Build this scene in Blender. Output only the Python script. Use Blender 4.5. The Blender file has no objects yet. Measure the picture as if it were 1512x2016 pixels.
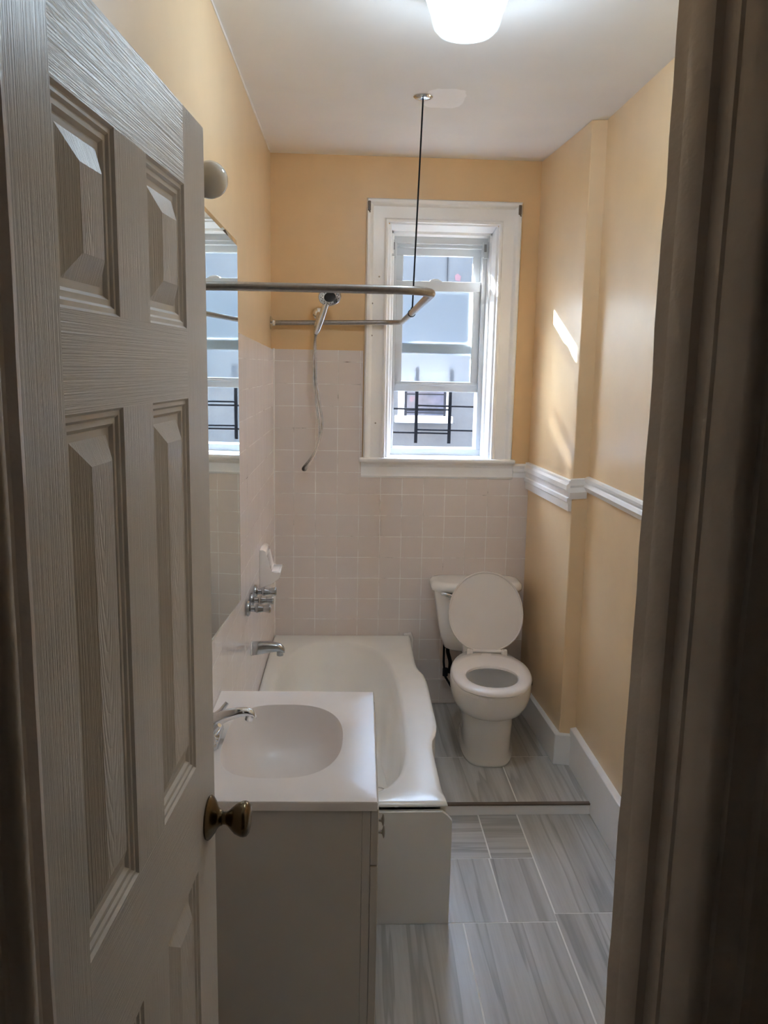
import bpy, bmesh, math, random
from mathutils import Vector, Matrix
random.seed(7)
S = bpy.context.scene
COL = S.collection
PI = math.pi

# ------------------------------------------------------------------ materials
def new_mat(name):
    m = bpy.data.materials.new(name); m.use_nodes = True
    nt = m.node_tree; nt.nodes.clear()
    out = nt.nodes.new('ShaderNodeOutputMaterial')
    b = nt.nodes.new('ShaderNodeBsdfPrincipled')
    nt.links.new(b.outputs[0], out.inputs[0])
    return m, nt, b, out

def N(nt, typ, **kw):
    n = nt.nodes.new(typ)
    for k, v in kw.items():
        if k.startswith('i_'):
            n.inputs[k[2:].replace('_', ' ')].default_value = v
        else:
            setattr(n, k, v)
    return n

def coords(nt, kind='Object', scale=(1, 1, 1), loc=(0, 0, 0), rot=(0, 0, 0)):
    t = N(nt, 'ShaderNodeTexCoord'); mp = N(nt, 'ShaderNodeMapping')
    mp.inputs['Scale'].default_value = scale; mp.inputs['Location'].default_value = loc
    mp.inputs['Rotation'].default_value = rot
    nt.links.new(t.outputs[kind], mp.inputs[0]); return mp.outputs[0]

def ramp(nt, fac, stops):
    r = N(nt, 'ShaderNodeValToRGB'); e = r.color_ramp.elements
    while len(e) > 1: e.remove(e[0])
    e[0].position = stops[0][0]; e[0].color = (*stops[0][1], 1)
    for p, c in stops[1:]:
        q = e.new(p); q.color = (*c, 1)
    nt.links.new(fac, r.inputs[0]); return r.outputs[0]

def mixc(nt, fac, a, b):
    m = N(nt, 'ShaderNodeMix', data_type='RGBA')
    if isinstance(fac, float): m.inputs[0].default_value = fac
    else: nt.links.new(fac, m.inputs[0])
    for s, i in ((a, 6), (b, 7)):
        if isinstance(s, tuple): m.inputs[i].default_value = (*s, 1)
        else: nt.links.new(s, m.inputs[i])
    return m.outputs[2]

def bump(nt, b, h, strength=.2, dist=.002, prev=None):
    n = N(nt, 'ShaderNodeBump'); n.inputs['Strength'].default_value = strength
    n.inputs['Distance'].default_value = dist
    nt.links.new(h, n.inputs['Height'])
    if prev: nt.links.new(prev, n.inputs['Normal'])
    nt.links.new(n.outputs[0], b.inputs['Normal']); return n.outputs[0]

def paint(name, col, rough=.4, var=.05, bscale=60, bstr=.08, bdist=.001, coat=0., spec=.5):
    m, nt, b, o = new_mat(name)
    v = coords(nt)
    n = N(nt, 'ShaderNodeTexNoise', i_Scale=6., i_Detail=4.); nt.links.new(v, n.inputs['Vector'])
    c1 = tuple(x * (1 - var) for x in col); c2 = tuple(min(1, x * (1 + var)) for x in col)
    nt.links.new(ramp(nt, n.outputs[0], [(.3, c1), (.7, c2)]), b.inputs['Base Color'])
    b.inputs['Roughness'].default_value = rough
    b.inputs['Specular IOR Level'].default_value = spec
    b.inputs['Coat Weight'].default_value = coat; b.inputs['Coat Roughness'].default_value = .08
    n2 = N(nt, 'ShaderNodeTexNoise', i_Scale=float(bscale), i_Detail=3.); nt.links.new(v, n2.inputs['Vector'])
    bump(nt, b, n2.outputs[0], bstr, bdist)
    return m

def metal(name, col, rough=.12, bscale=40, bstr=.02):
    m, nt, b, o = new_mat(name)
    v = coords(nt)
    n = N(nt, 'ShaderNodeTexNoise', i_Scale=float(bscale), i_Detail=3.); nt.links.new(v, n.inputs['Vector'])
    nt.links.new(ramp(nt, n.outputs[0], [(.3, tuple(c * .85 for c in col)), (.7, col)]), b.inputs['Base Color'])
    b.inputs['Metallic'].default_value = 1; b.inputs['Roughness'].default_value = rough
    bump(nt, b, n.outputs[0], bstr, .001)
    return m

BEIGE = (.79, .585, .36)
M = {}
M['beige'] = paint('beige_satin_paint', BEIGE, .3, .03, 26, .05, .002, spec=.6)
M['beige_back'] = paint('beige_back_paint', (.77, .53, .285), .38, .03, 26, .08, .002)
M['trim'] = paint('white_trim_paint', (.88, .875, .88), .32, .03, 45, .22, .003)
M['vinyl'] = paint('white_vinyl_frame', (.58, .60, .62), .35, .02, 30, .04)
M['porcelain'] = paint('white_porcelain', (.88, .86, .84), .12, .015, 20, .01, coat=.4)
M['enamel'] = paint('tub_enamel', (.88, .88, .86), .24, .02, 18, .02, coat=.1)
M['plastic_seat'] = paint('seat_plastic', (.83, .78, .75), .25, .015, 30, .02)
M['marble'] = paint('cultured_marble_top', (.90, .85, .83), .30, .02, 12, .01)
M['laminate'] = paint('vanity_laminate', (.62, .58, .53), .4, .02, 50, .03)
M['panelwhite'] = paint('white_panel_board', (.86, .86, .86), .33, .02, 40, .05)
M['jamb'] = paint('jamb_gloss_paint', (.76, .68, .62), .33, .12, 34, .35, .006)
M['hall'] = paint('hall_wall_paint', (.70, .64, .58), .6, .05)
M['hallfloor'] = paint('hall_floor_boards', (.36, .28, .20), .5, .15)
M['chrome'] = metal('chrome', (.82, .84, .86), .07)
M['steel'] = metal('worn_aluminium_rod', (.42, .385, .36), .34, 90, .05)
M['chrome_worn'] = metal('worn_chrome', (.50, .52, .54), .16)
M['hose'] = metal('ribbed_steel_hose', (.72, .70, .68), .25)
M['bronze'] = metal('antique_brass', (.14, .10, .055), .24, 30, .02)
M['dark'] = paint('black_iron', (.012, .012, .014), .8, .1, spec=.15)
M['black'] = paint('black_rubber', (.01, .01, .01), .5, .1)
M['concrete_shaft'] = paint('courtyard_ground', (.45, .46, .48), .8, .15)
M['brown'] = paint('metal_edge_strip', (.13, .095, .075), .35, .2)
M['bulb'] = paint('opal_bulb_glass', (.70, .66, .58), .08, .01, 10, .0, coat=.6)
M['soap'] = paint('soap_ceramic', (.90, .86, .84), .12, .01, 10, .0, coat=.5)
M['grey'] = paint('grey_knob', (.22, .22, .23), .4, .05)

# ceiling: flat white with one repainted patch
def ceiling_mat():
    m, nt, b, o = new_mat('ceiling_paint')
    v = coords(nt)
    n = N(nt, 'ShaderNodeTexNoise', i_Scale=3.5, i_Detail=5.); nt.links.new(v, n.inputs['Vector'])
    base = ramp(nt, n.outputs[0], [(.25, (.79, .79, .80)), (.75, (.84, .84, .85))])
    # the patch: a rounded rectangle of fresher paint (object space metres)
    sx = N(nt, 'ShaderNodeSeparateXYZ'); nt.links.new(v, sx.inputs[0])
    nw = N(nt, 'ShaderNodeTexNoise', i_Scale=22., i_Detail=2.); nt.links.new(v, nw.inputs['Vector'])
    def axis(out, c, h):
        a = N(nt, 'ShaderNodeMath', operation='SUBTRACT'); nt.links.new(out, a.inputs[0]); a.inputs[1].default_value = c
        d = N(nt, 'ShaderNodeMath', operation='DIVIDE'); nt.links.new(a.outputs[0], d.inputs[0]); d.inputs[1].default_value = h
        p = N(nt, 'ShaderNodeMath', operation='ABSOLUTE'); nt.links.new(d.outputs[0], p.inputs[0])
        q = N(nt, 'ShaderNodeMath', operation='POWER'); nt.links.new(p.outputs[0], q.inputs[0]); q.inputs[1].default_value = 4.
        return q.outputs[0]
    s = N(nt, 'ShaderNodeMath', operation='ADD')
    nt.links.new(axis(sx.outputs[0], .368, .072), s.inputs[0]); nt.links.new(axis(sx.outputs[1], 3.295, .112), s.inputs[1])
    s2 = N(nt, 'ShaderNodeMath', operation='ADD'); nt.links.new(s.outputs[0], s2.inputs[0]); nt.links.new(nw.outputs[0], s2.inputs[1])
    lt = N(nt, 'ShaderNodeMapRange'); nt.links.new(s2.outputs[0], lt.inputs[0])
    lt.inputs[1].default_value = 1.35; lt.inputs[2].default_value = 1.6; lt.inputs[3].default_value = 1; lt.inputs[4].default_value = 0
    nt.links.new(mixc(nt, lt.outputs[0], base, (.97, .97, 1.)), b.inputs['Base Color'])
    b.inputs['Roughness'].default_value = .6
    n2 = N(nt, 'ShaderNodeTexNoise', i_Scale=18., i_Detail=3.); nt.links.new(v, n2.inputs['Vector'])
    bump(nt, b, n2.outputs[0], .08, .003)
    return m
M['ceiling'] = ceiling_mat()

# square glazed wall tile; UV in metres
def tile_mat(name, ox, oy, col, pitch=.1095):
    m, nt, b, o = new_mat(name)
    v = coords(nt, 'UV', loc=(-ox, -oy, 0))
    nz = N(nt, 'ShaderNodeTexNoise', i_Scale=9., i_Detail=2.); nt.links.new(v, nz.inputs['Vector'])
    # slightly wavering joints
    sub = N(nt, 'ShaderNodeVectorMath', operation='SUBTRACT'); nt.links.new(nz.outputs['Color'], sub.inputs[0]); sub.inputs[1].default_value = (.5, .5, .5)
    sc = N(nt, 'ShaderNodeVectorMath', operation='SCALE'); nt.links.new(sub.outputs[0], sc.inputs[0]); sc.inputs['Scale'].default_value = .004
    ad = N(nt, 'ShaderNodeVectorMath', operation='ADD'); nt.links.new(v, ad.inputs[0]); nt.links.new(sc.outputs[0], ad.inputs[1])
    br = N(nt, 'ShaderNodeTexBrick'); br.offset = 0.; br.squash = 1.
    br.inputs['Scale'].default_value = 1; br.inputs['Brick Width'].default_value = pitch; br.inputs['Row Height'].default_value = pitch
    br.inputs['Mortar Size'].default_value = .0018; br.inputs['Mortar Smooth'].default_value = .3
    br.inputs['Color1'].default_value = (0, 0, 0, 1); br.inputs['Color2'].default_value = (1, 1, 1, 1); br.inputs['Mortar'].default_value = (.5, .5, .5, 1)
    br.inputs['Bias'].default_value = 0
    nt.links.new(ad.outputs[0], br.inputs['Vector'])
    t1 = tuple(c * .985 for c in col); t2 = tuple(min(1, c * 1.015) for c in col)
    tcol = mixc(nt, br.outputs['Color'], t1, t2)
    n3 = N(nt, 'ShaderNodeTexNoise', i_Scale=5., i_Detail=6., i_Roughness=.7); nt.links.new(v, n3.inputs['Vector'])
    grout = ramp(nt, n3.outputs[0], [(.30, (.16, .12, .09)), (.38, (.70, .64, .60)), (.55, (.95, .93, .91))])
    nt.links.new(mixc(nt, br.outputs['Fac'], tcol, grout), b.inputs['Base Color'])
    b.inputs['Roughness'].default_value = .17
    inv = N(nt, 'ShaderNodeMath', operation='SUBTRACT'); inv.inputs[0].default_value = 1; nt.links.new(br.outputs['Fac'], inv.inputs[1])
    n1 = bump(nt, b, inv.outputs[0], .5, .0012)
    n4 = N(nt, 'ShaderNodeTexNoise', i_Scale=7., i_Detail=2.); nt.links.new(v, n4.inputs['Vector'])
    bump(nt, b, n4.outputs[0], .12, .004, n1)
    return m
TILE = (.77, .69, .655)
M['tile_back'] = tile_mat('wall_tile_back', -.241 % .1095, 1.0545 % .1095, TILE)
M['tile_left'] = tile_mat('wall_tile_left', .045, 1.0545 % .1095, (.83, .765, .75))

# floor plank tile: UV u along the veins (metres, random offset per tile)
def floor_tile_mat(name, lo, hi, vein):
    m, nt, b, o = new_mat(name)
    v = coords(nt, 'UV', scale=(.42, 8., 1))
    n = N(nt, 'ShaderNodeTexNoise', i_Scale=1.5, i_Detail=6., i_Roughness=.6, i_Distortion=.15); nt.links.new(v, n.inputs['Vector'])
    base = ramp(nt, n.outputs[0], [(.25, lo), (.45, tuple((a + c) / 2 for a, c in zip(lo, hi))), (.72, hi)])
    v2 = coords(nt, 'UV', scale=(.26, 7., 1), loc=(3.1, 1.7, 0))
    n2 = N(nt, 'ShaderNodeTexNoise', i_Scale=1.3, i_Detail=3., i_Distortion=.25); nt.links.new(v2, n2.inputs['Vector'])
    vn = ramp(nt, n2.outputs[0], [(.44, (0, 0, 0)), (.495, (1, 1, 1)), (.51, (0, 0, 0))])
    mm = N(nt, 'ShaderNodeMath', operation='MULTIPLY'); nt.links.new(vn, mm.inputs[0]); mm.inputs[1].default_value = .5
    c = mixc(nt, mm.outputs[0], base, vein)
    v3 = coords(nt, 'UV', scale=(6., 120., 1))
    n3 = N(nt, 'ShaderNodeTexNoise', i_Scale=1., i_Detail=3.); nt.links.new(v3, n3.inputs['Vector'])
    c = mixc(nt, ramp(nt, n3.outputs[0], [(.45, (0, 0, 0)), (.8, (.16, .16, .16))]), c, tuple(x * .5 for x in lo))
    nt.links.new(c, b.inputs['Base Color'])
    b.inputs['Roughness'].default_value = .36
    bump(nt, b, n3.outputs[0], .06, .001)
    return m
M['floor_tile'] = floor_tile_mat('floor_plank_tile', (.37, .365, .355), (.66, .655, .655), (.20, .195, .19))
M['grout'] = paint('floor_grout', (.90, .89, .88), .8, .05, 200, .2)

# moulded door: UV u along the grain (metres)
def grain_mat(name, col, stretch=(3.5, 420., 1), strength=.9, cath=False):
    m, nt, b, o = new_mat(name)
    v = coords(nt, 'UV', scale=stretch)
    n = N(nt, 'ShaderNodeTexNoise', i_Scale=1., i_Detail=4., i_Roughness=.6, i_Distortion=.25); nt.links.new(v, n.inputs['Vector'])
    h = n.outputs[0]
    if cath:
        v2 = coords(nt, 'UV', scale=(1.2, 13., 1))
        w = N(nt, 'ShaderNodeTexWave', wave_type='RINGS', rings_direction='SPHERICAL', i_Scale=7., i_Distortion=2., i_Detail=2.)
        nt.links.new(v2, w.inputs['Vector'])
        pw = N(nt, 'ShaderNodeMath', operation='POWER'); nt.links.new(w.outputs['Fac'], pw.inputs[0]); pw.inputs[1].default_value = .4
        ml = N(nt, 'ShaderNodeMath', operation='MULTIPLY_ADD'); nt.links.new(pw.outputs[0], ml.inputs[0]); ml.inputs[1].default_value = .6; nt.links.new(h, ml.inputs[2]); h = ml.outputs[0]
    b.inputs['Base Color'].default_value = (*col, 1)
    nl = N(nt, 'ShaderNodeTexNoise', i_Scale=4.); nt.links.new(coords(nt), nl.inputs['Vector'])
    nt.links.new(ramp(nt, nl.outputs[0], [(.3, tuple(c * .96 for c in col)), (.7, tuple(c * 1.03 for c in col))]), b.inputs['Base Color'])
    b.inputs['Roughness'].default_value = .36
    bump(nt, b, h, strength, .0016)
    return m
DOORC = (.70, .655, .61)
M['door_v'] = grain_mat('door_grain', DOORC)
M['door_c'] = grain_mat('door_panel_grain', DOORC, (3.0, 330., 1), .7, True)
M['door_s'] = grain_mat('door_sticking', DOORC, (2., 60., 1), .06)

# opposite building, rendered and painted pale grey
def facade_mat():
    m, nt, b, o = new_mat('painted_render_facade')
    v = coords(nt)
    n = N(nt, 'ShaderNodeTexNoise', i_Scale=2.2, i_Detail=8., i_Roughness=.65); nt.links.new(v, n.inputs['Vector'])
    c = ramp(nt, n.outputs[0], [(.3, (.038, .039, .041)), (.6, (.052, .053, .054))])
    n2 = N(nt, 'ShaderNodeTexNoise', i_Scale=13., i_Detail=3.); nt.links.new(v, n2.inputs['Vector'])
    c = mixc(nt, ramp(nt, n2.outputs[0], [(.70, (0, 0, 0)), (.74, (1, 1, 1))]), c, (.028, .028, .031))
    nt.links.new(c, b.inputs['Base Color']); b.inputs['Roughness'].default_value = .85
    bump(nt, b, n2.outputs[0], .2, .01)
    return m
M['facade'] = facade_mat()
M['red'] = paint('red_paint_mark', (.10, .045, .05), .8, .3)

def glass_mat(name, tint=(1, 1, 1), haze=0., gloss=.08):
    m, nt, b, o = new_mat(name)
    nt.nodes.remove(b)
    tr = N(nt, 'ShaderNodeBsdfTransparent'); tr.inputs[0].default_value = (*tint, 1)
    gl = N(nt, 'ShaderNodeBsdfGlossy'); gl.inputs['Roughness'].default_value = .02
    fr = N(nt, 'ShaderNodeFresnel'); fr.inputs[0].default_value = 1.45
    mx = N(nt, 'ShaderNodeMixShader'); nt.links.new(fr.outputs[0], mx.inputs[0]); nt.links.new(tr.outputs[0], mx.inputs[1]); nt.links.new(gl.outputs[0], mx.inputs[2])
    last = mx.outputs[0]
    if haze > 0:
        # dusty pane: scatters what comes through it forward
        rf = N(nt, 'ShaderNodeBsdfRefraction'); rf.inputs['IOR'].default_value = 1.45; rf.inputs[0].default_value = (.93, .96, .98, 1)
        nz = N(nt, 'ShaderNodeTexNoise', i_Scale=7., i_Detail=4.); nt.links.new(coords(nt), nz.inputs['Vector'])
        f = N(nt, 'ShaderNodeMapRange'); nt.links.new(nz.outputs[0], f.inputs[0]); f.inputs[3].default_value = .42; f.inputs[4].default_value = .52
        nt.links.new(f.outputs[0], rf.inputs['Roughness'])
        m2 = N(nt, 'ShaderNodeMixShader'); m2.inputs[0].default_value = haze
        nt.links.new(last, m2.inputs[1]); nt.links.new(rf.outputs[0], m2.inputs[2]); last = m2.outputs[0]
    nt.links.new(last, o.inputs[0])
    return m
M['glass'] = glass_mat('clear_window_glass', (.93, .97, 1.))
M['glass_hazy'] = glass_mat('dusty_window_glass', (.9, .94, .97), .85)

def mirror_mat():
    m, nt, b, o = new_mat('mirror_silver')
    b.inputs['Metallic'].default_value = 1; b.inputs['Roughness'].default_value = .0
    nz = N(nt, 'ShaderNodeTexNoise', i_Scale=3.); nt.links.new(coords(nt), nz.inputs['Vector'])
    nt.links.new(ramp(nt, nz.outputs[0], [(.3, (.83, .90, .88)), (.7, (.85, .92, .90))]), b.inputs['Base Color'])
    return m
M['mirror'] = mirror_mat()

def dark_glass():
    m, nt, b, o = new_mat('dark_far_glass')
    n = N(nt, 'ShaderNodeTexNoise', i_Scale=4., i_Detail=3.); nt.links.new(coords(nt), n.inputs['Vector'])
    nt.links.new(ramp(nt, n.outputs[0], [(.35, (.05, .055, .07)), (.6, (.10, .10, .13)), (.7, (.2, .10, .13))]), b.inputs['Base Color'])
    b.inputs['Roughness'].default_value = .1
    return m
M['far_glass'] = dark_glass()

def lamp_mat(glow):
    m, nt, b, o = new_mat('opal_glass_shade')
    lw = N(nt, 'ShaderNodeLayerWeight', i_Blend=.4)
    em = ramp(nt, lw.outputs['Facing'], [(.0, (1., 1., 1.)), (.5, (.80, .93, 1.)), (1., (.55, .68, .76))])
    b.inputs['Base Color'].default_value = (.03, .03, .03, 1); b.inputs['Roughness'].default_value = .1
    nt.links.new(em, b.inputs['Emission Color']); b.inputs['Emission Strength'].default_value = glow
    tr = N(nt, 'ShaderNodeBsdfTransparent'); tr.inputs[0].default_value = (.9, .96, 1, 1)
    mx = N(nt, 'ShaderNodeMixShader'); mx.inputs[0].default_value = .5
    nt.links.new(tr.outputs[0], mx.inputs[1]); nt.links.new(b.outputs[0], mx.inputs[2]); nt.links.new(mx.outputs[0], o.inputs[0])
    return m
def bulb_mat(st):
    m, nt, b, o = new_mat('glowing_bulb')
    n = N(nt, 'ShaderNodeTexNoise', i_Scale=8.); nt.links.new(coords(nt), n.inputs['Vector'])
    nt.links.new(ramp(nt, n.outputs[0], [(.3, (.74, .88, 1.)), (.7, (.77, .895, 1.))]), b.inputs['Emission Color'])
    b.inputs['Emission Strength'].default_value = st
    return m

# ------------------------------------------------------------------ mesh kit
class MB:
    def __init__(s):
        s.bm = bmesh.new(); s.mats = []
        s.bm.loops.layers.uv.verify(); s.bm.faces.layers.int.new('keep')
    def mi(s, key):
        if key not in s.mats: s.mats.append(key)
        return s.mats.index(key)
    def face(s, pts, mat=None, uv=None):
        vs = [s.bm.verts.new(p) for p in pts]
        f = s.bm.faces.new(vs)
        if mat: f.material_index = s.mi(mat)
        if uv:
            L = s.bm.loops.layers.uv.verify()
            T = s.bm.faces.layers.int.get('keep')
            for l, u in zip(f.loops, uv): l[L].uv = u
            f[T] = 1
        return f
    def hexa(s, P, bev=0, seg=2, mat=None):
        """eight corners: bottom four (ccw), top four"""
        vs = [s.bm.verts.new(p) for p in P]
        fs = []
        for q in ((3, 2, 1, 0), (4, 5, 6, 7), (0, 1, 5, 4), (1, 2, 6, 5), (2, 3, 7, 6), (3, 0, 4, 7)):
            f = s.bm.faces.new([vs[i] for i in q]); fs.append(f)
            if mat: f.material_index = s.mi(mat)
        if bev > 0:
            es = list({e for f in fs for e in f.edges})
            bmesh.ops.bevel(s.bm, geom=es, offset=bev, segments=seg, affect='EDGES', profile=.5)
        return s
    def box(s, x0, x1, y0, y1, z0, z1, bev=0, seg=2, mat=None):
        return s.hexa([(x0, y0, z0), (x1, y0, z0), (x1, y1, z0), (x0, y1, z0), (x0, y0, z1), (x1, y0, z1), (x1, y1, z1), (x0, y1, z1)], bev, seg, mat)
    def rings(s, R, cap0=True, cap1=True, mat=None):
        V = [[s.bm.verts.new(p) for p in r] for r in R]; n = len(R[0])
        mi = s.mi(mat) if mat else None
        for a, b in zip(V, V[1:]):
            for i in range(n):
                j = (i + 1) % n
                f = s.bm.faces.new((a[i], a[j], b[j], b[i]))
                if mi is not None: f.material_index = mi
        if cap0: s.bm.faces.new(V[0][::-1])
        if cap1: s.bm.faces.new(V[-1])
        return s
    def lathe(s, prof, seg=32, axis=(0, 0, 1), at=(0, 0, 0), cap0=True, cap1=True):
        q = Vector((0, 0, 1)).rotation_difference(Vector(axis).normalized()); at = Vector(at)
        R = []
        for r, h in prof:
            R.append([at + q @ Vector((r * math.cos(2 * PI * i / seg), r * math.sin(2 * PI * i / seg), h)) for i in range(seg)])
        return s.rings(R, cap0, cap1)
    def tube(s, pts, r, seg=12, caps=True):
        P = [Vector(p) for p in pts]; R = []
        rr = r if isinstance(r, (list, tuple)) else [r] * len(P)
        t0 = (P[1] - P[0]).normalized(); u = t0.orthogonal().normalized()
        for i, p in enumerate(P):
            a = P[max(i - 1, 0)]; b = P[min(i + 1, len(P) - 1)]
            t = (b - a).normalized(); u = (u - t * u.dot(t)).normalized(); w = t.cross(u)
            R.append([p + (u * math.cos(2 * PI * k / seg) + w * math.sin(2 * PI * k / seg)) * rr[i] for k in range(seg)])
        return s.rings(R, caps, caps)
    def prism(s, poly, ax, h0, h1, bev=0):
        """poly of 2-D points extruded along axis 'x','y' or 'z'"""
        f = {'x': lambda a, b, h: (h, a, b), 'y': lambda a, b, h: (a, h, b), 'z': lambda a, b, h: (a, b, h)}[ax]
        n0 = len(s.bm.faces)
        s.rings([[f(a, b, h0) for a, b in poly], [f(a, b, h1) for a, b in poly]])
        if bev > 0:
            s.bm.faces.ensure_lookup_table()
            es = list({e for q in s.bm.faces[n0:] for e in q.edges})
            bmesh.ops.bevel(s.bm, geom=es, offset=bev, segments=2, affect='EDGES', profile=.5)
        return s
    def sweep(s, profile, path, closed=False):
        """profile [(out, up)], path = list of (point, out_vector, up_vector) with mitred out vectors"""
        R = [[Vector(p) + Vector(o) * a + Vector(u) * b for a, b in profile] for p, o, u in path]
        if closed: R.append(R[0])
        return s.rings(R, not closed, not closed)
    def xf(s, mtx): bmesh.ops.transform(s.bm, matrix=mtx, verts=s.bm.verts); return s

WORLD = {}
def finish(o, name, parent):
    COL.objects.link(o)
    if parent is not None: o.parent = parent
    return o

def make(name, mb, mat, parent=None, smooth=False, origin=None, autos=None, recalc=True):
    bm = mb.bm
    if recalc: bmesh.ops.recalc_face_normals(bm, faces=bm.faces)
    L = bm.loops.layers.uv.verify(); T = bm.faces.layers.int.get('keep')
    for f in bm.faces:
        if T and f[T] == 1: continue
        n = f.normal; a = max(range(3), key=lambda i: abs(n[i]))
        for l in f.loops:
            c = l.vert.co
            l[L].uv = ((c.y, c.z), (c.x, c.z), (c.x, c.y))[a]
    me = bpy.data.meshes.new(name)
    pw = WORLD.get(parent.name, Vector()) if parent is not None else Vector()
    og = Vector(origin) if origin is not None else (pw if parent is not None else Vector())
    bmesh.ops.translate(bm, vec=-og, verts=bm.verts)
    bm.to_mesh(me); bm.free()
    keys = mb.mats if mb.mats else [mat]
    for k in keys: me.materials.append(M[k])
    if smooth:
        me.shade_smooth()
        if autos is None: autos = 40
        me.set_sharp_from_angle(angle=math.radians(autos))
    o = bpy.data.objects.new(name, me)
    finish(o, name, parent); o.location = og - pw
    WORLD[o.name] = og
    return o

def empty(name, loc, parent=None):
    o = bpy.data.objects.new(name, None); o.empty_display_size = .05
    finish(o, name, parent); o.location = Vector(loc) - (WORLD[parent.name] if parent else Vector()); WORLD[o.name] = Vector(loc)
    return o
def tag(o, label=None, cat=None, group=None, kind=None):
    if label: o['label'] = label
    if cat: o['category'] = cat
    if group: o['group'] = group
    if kind: o['kind'] = kind
    return o
def struct(name, mb, mat, label=None, parent=None, **kw):
    o = make(name, mb, mat, parent, **kw)
    if parent is None: o['kind'] = 'structure'
    if label: o['label'] = label
    return o
def thing(name, loc, label, cat, group=None): return tag(empty(name, loc), label, cat, group)
def dup(root, loc, label):
    r = root.copy(); COL.objects.link(r); r.location = loc; r['label'] = label
    for ch in list(root.children):
        c = ch.copy(); COL.objects.link(c); c.parent = r
        for g in list(ch.children):
            d = g.copy(); COL.objects.link(d); d.parent = c
    return r
def arc(c, r, a0, a1, n, plane='xy', h=0.):
    out = []
    for i in range(n + 1):
        a = a0 + (a1 - a0) * i / n; p, q = c[0] + r * math.cos(a), c[1] + r * math.sin(a)
        out.append({'xy': (p, q, h), 'xz': (p, h, q), 'yz': (h, p, q)}[plane])
    return out
def spline(P, n=8):
    P = [Vector(p) for p in P]; out = []
    for i in range(len(P) - 1):
        p0 = P[max(i - 1, 0)]; p1 = P[i]; p2 = P[i + 1]; p3 = P[min(i + 2, len(P) - 1)]
        for k in range(n):
            t = k / n
            out.append(.5 * ((2 * p1) + (p2 - p0) * t + (2 * p0 - 5 * p1 + 4 * p2 - p3) * t * t + (3 * p1 - p0 - 3 * p2 + p3) * t ** 3))
    out.append(P[-1]); return out

# ------------------------------------------------------------------ dimensions (metres)
CZ = 2.785            # ceiling
YB = 4.182            # back wall
ZS = .048             # raised floor by the toilet
YS = 3.128            # the step
def lx(y): return -.352 - (YB - y) * .012      # left wall runs a little out of square
def chx(y, z): return .957 - .014 * z / CZ + (YB - y) * .055     # face of the boxed pipe chase
def rx(z): return 1.063 - .023 * z / CZ        # right wall
YC = 3.49             # front edge of the chase
# skewed door wall
HG = Vector((-.267, .683, 0)); PHI = math.radians(22)
DW = Vector((math.cos(PHI), math.sin(PHI), 0)); DV = Vector((math.sin(PHI), -math.cos(PHI), 0))
def dwp(u, v, z): p = HG + DW * u + DV * v; return (p.x, p.y, z)

# ------------------------------------------------------------------ shell
# floors
fl = MB()
fl.box(-.45, 1.10, .2, YS, -.06, -.0012, mat='grout')
fl.box(-.45, 1.10, YS, YB + .05, -.06, ZS - .0012, mat='grout')
def floor_tile(x0, x1, y0, y1, z, along='y'):
    g = .0030; x0 += g; x1 -= g; y0 += g; y1 -= g
    ou, ov = random.uniform(0, 9), random.uniform(0, 9)
    def uv(x, y): return (y + ou, x + ov) if along == 'y' else (x + ou, y + ov)
    fl.face([(x0, y0, z), (x1, y0, z), (x1, y1, z), (x0, y1, z)], 'floor_tile', [uv(x0, y0), uv(x1, y0), uv(x1, y1), uv(x0, y1)])
    for (a, b) in (((x0, y0), (x1, y0)), ((x1, y0), (x1, y1)), ((x1, y1), (x0, y1)), ((x0, y1), (x0, y0))):
        fl.face([(a[0], a[1], z - .002), (b[0], b[1], z - .002), (b[0], b[1], z), (a[0], a[1], z)], 'floor_tile', [uv(*a), uv(*b), uv(*b), uv(*a)])
for a in [(.732, 1.06, 2.498, YS, 0, 'y'), (.728, 1.06, 1.888, 2.498, 0, 'y'), (.728, 1.06, 1.278, 1.888, 0, 'y'), (.728, 1.06, .668, 1.278, 0, 'y'),
          (.572, .732, 2.82, YS, 0, 'x'), (.26, .572, 2.82, YS, 0, 'x'), (.564, .732, 2.456, 2.82, 0, 'y'), (.25, .564, 2.456, 2.82, 0, 'y'),
          (.416, .728, 1.846, 2.456, 0, 'y'), (.104, .416, 1.846, 2.456, 0, 'y'), (-.208, .104, 1.846, 2.456, 0, 'y'), (-.44, -.208, 1.846, 2.456, 0, 'y'),
          (.416, .728, 1.236, 1.846, 0, 'y'), (.104, .416, 1.236, 1.846, 0, 'y'), (-.208, .104, 1.236, 1.846, 0, 'y'), (-.44, -.208, 1.236, 1.846, 0, 'y'),
          (.416, .728, .626, 1.236, 0, 'y'), (.104, .416, .626, 1.236, 0, 'y'), (-.208, .104, .626, 1.236, 0, 'y'), (-.44, -.208, .626, 1.236, 0, 'y'),
          (.735, 1.06, YS + .002, 3.543, ZS, 'y'), (.42, .735, YS + .002, 3.543, ZS, 'y'), (.30, .42, YS + .002, 3.543, ZS, 'y'),
          (.735, 1.06, 3.543, YB, ZS, 'y'), (.42, .735, 3.543, YB, ZS, 'y'), (.30, .42, 3.543, YB, ZS, 'y')]:
    floor_tile(*a)
struct('floor', fl, 'floor_tile', 'grey wood-look plank tile floor with white grout, one step up by the toilet', recalc=False)

m = MB().box(.352, 1.037, YS - .004, YS + .002, 0, ZS - .008, .001)
struct('trim_1', m, 'trim', 'white riser of the low floor step')
m = MB().box(.352, 1.037, YS - .008, YS + .012, ZS - .006, ZS + .0012, .0008)
struct('trim_2', m, 'brown', 'thin dark metal strip along the edge of the floor step')

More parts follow.
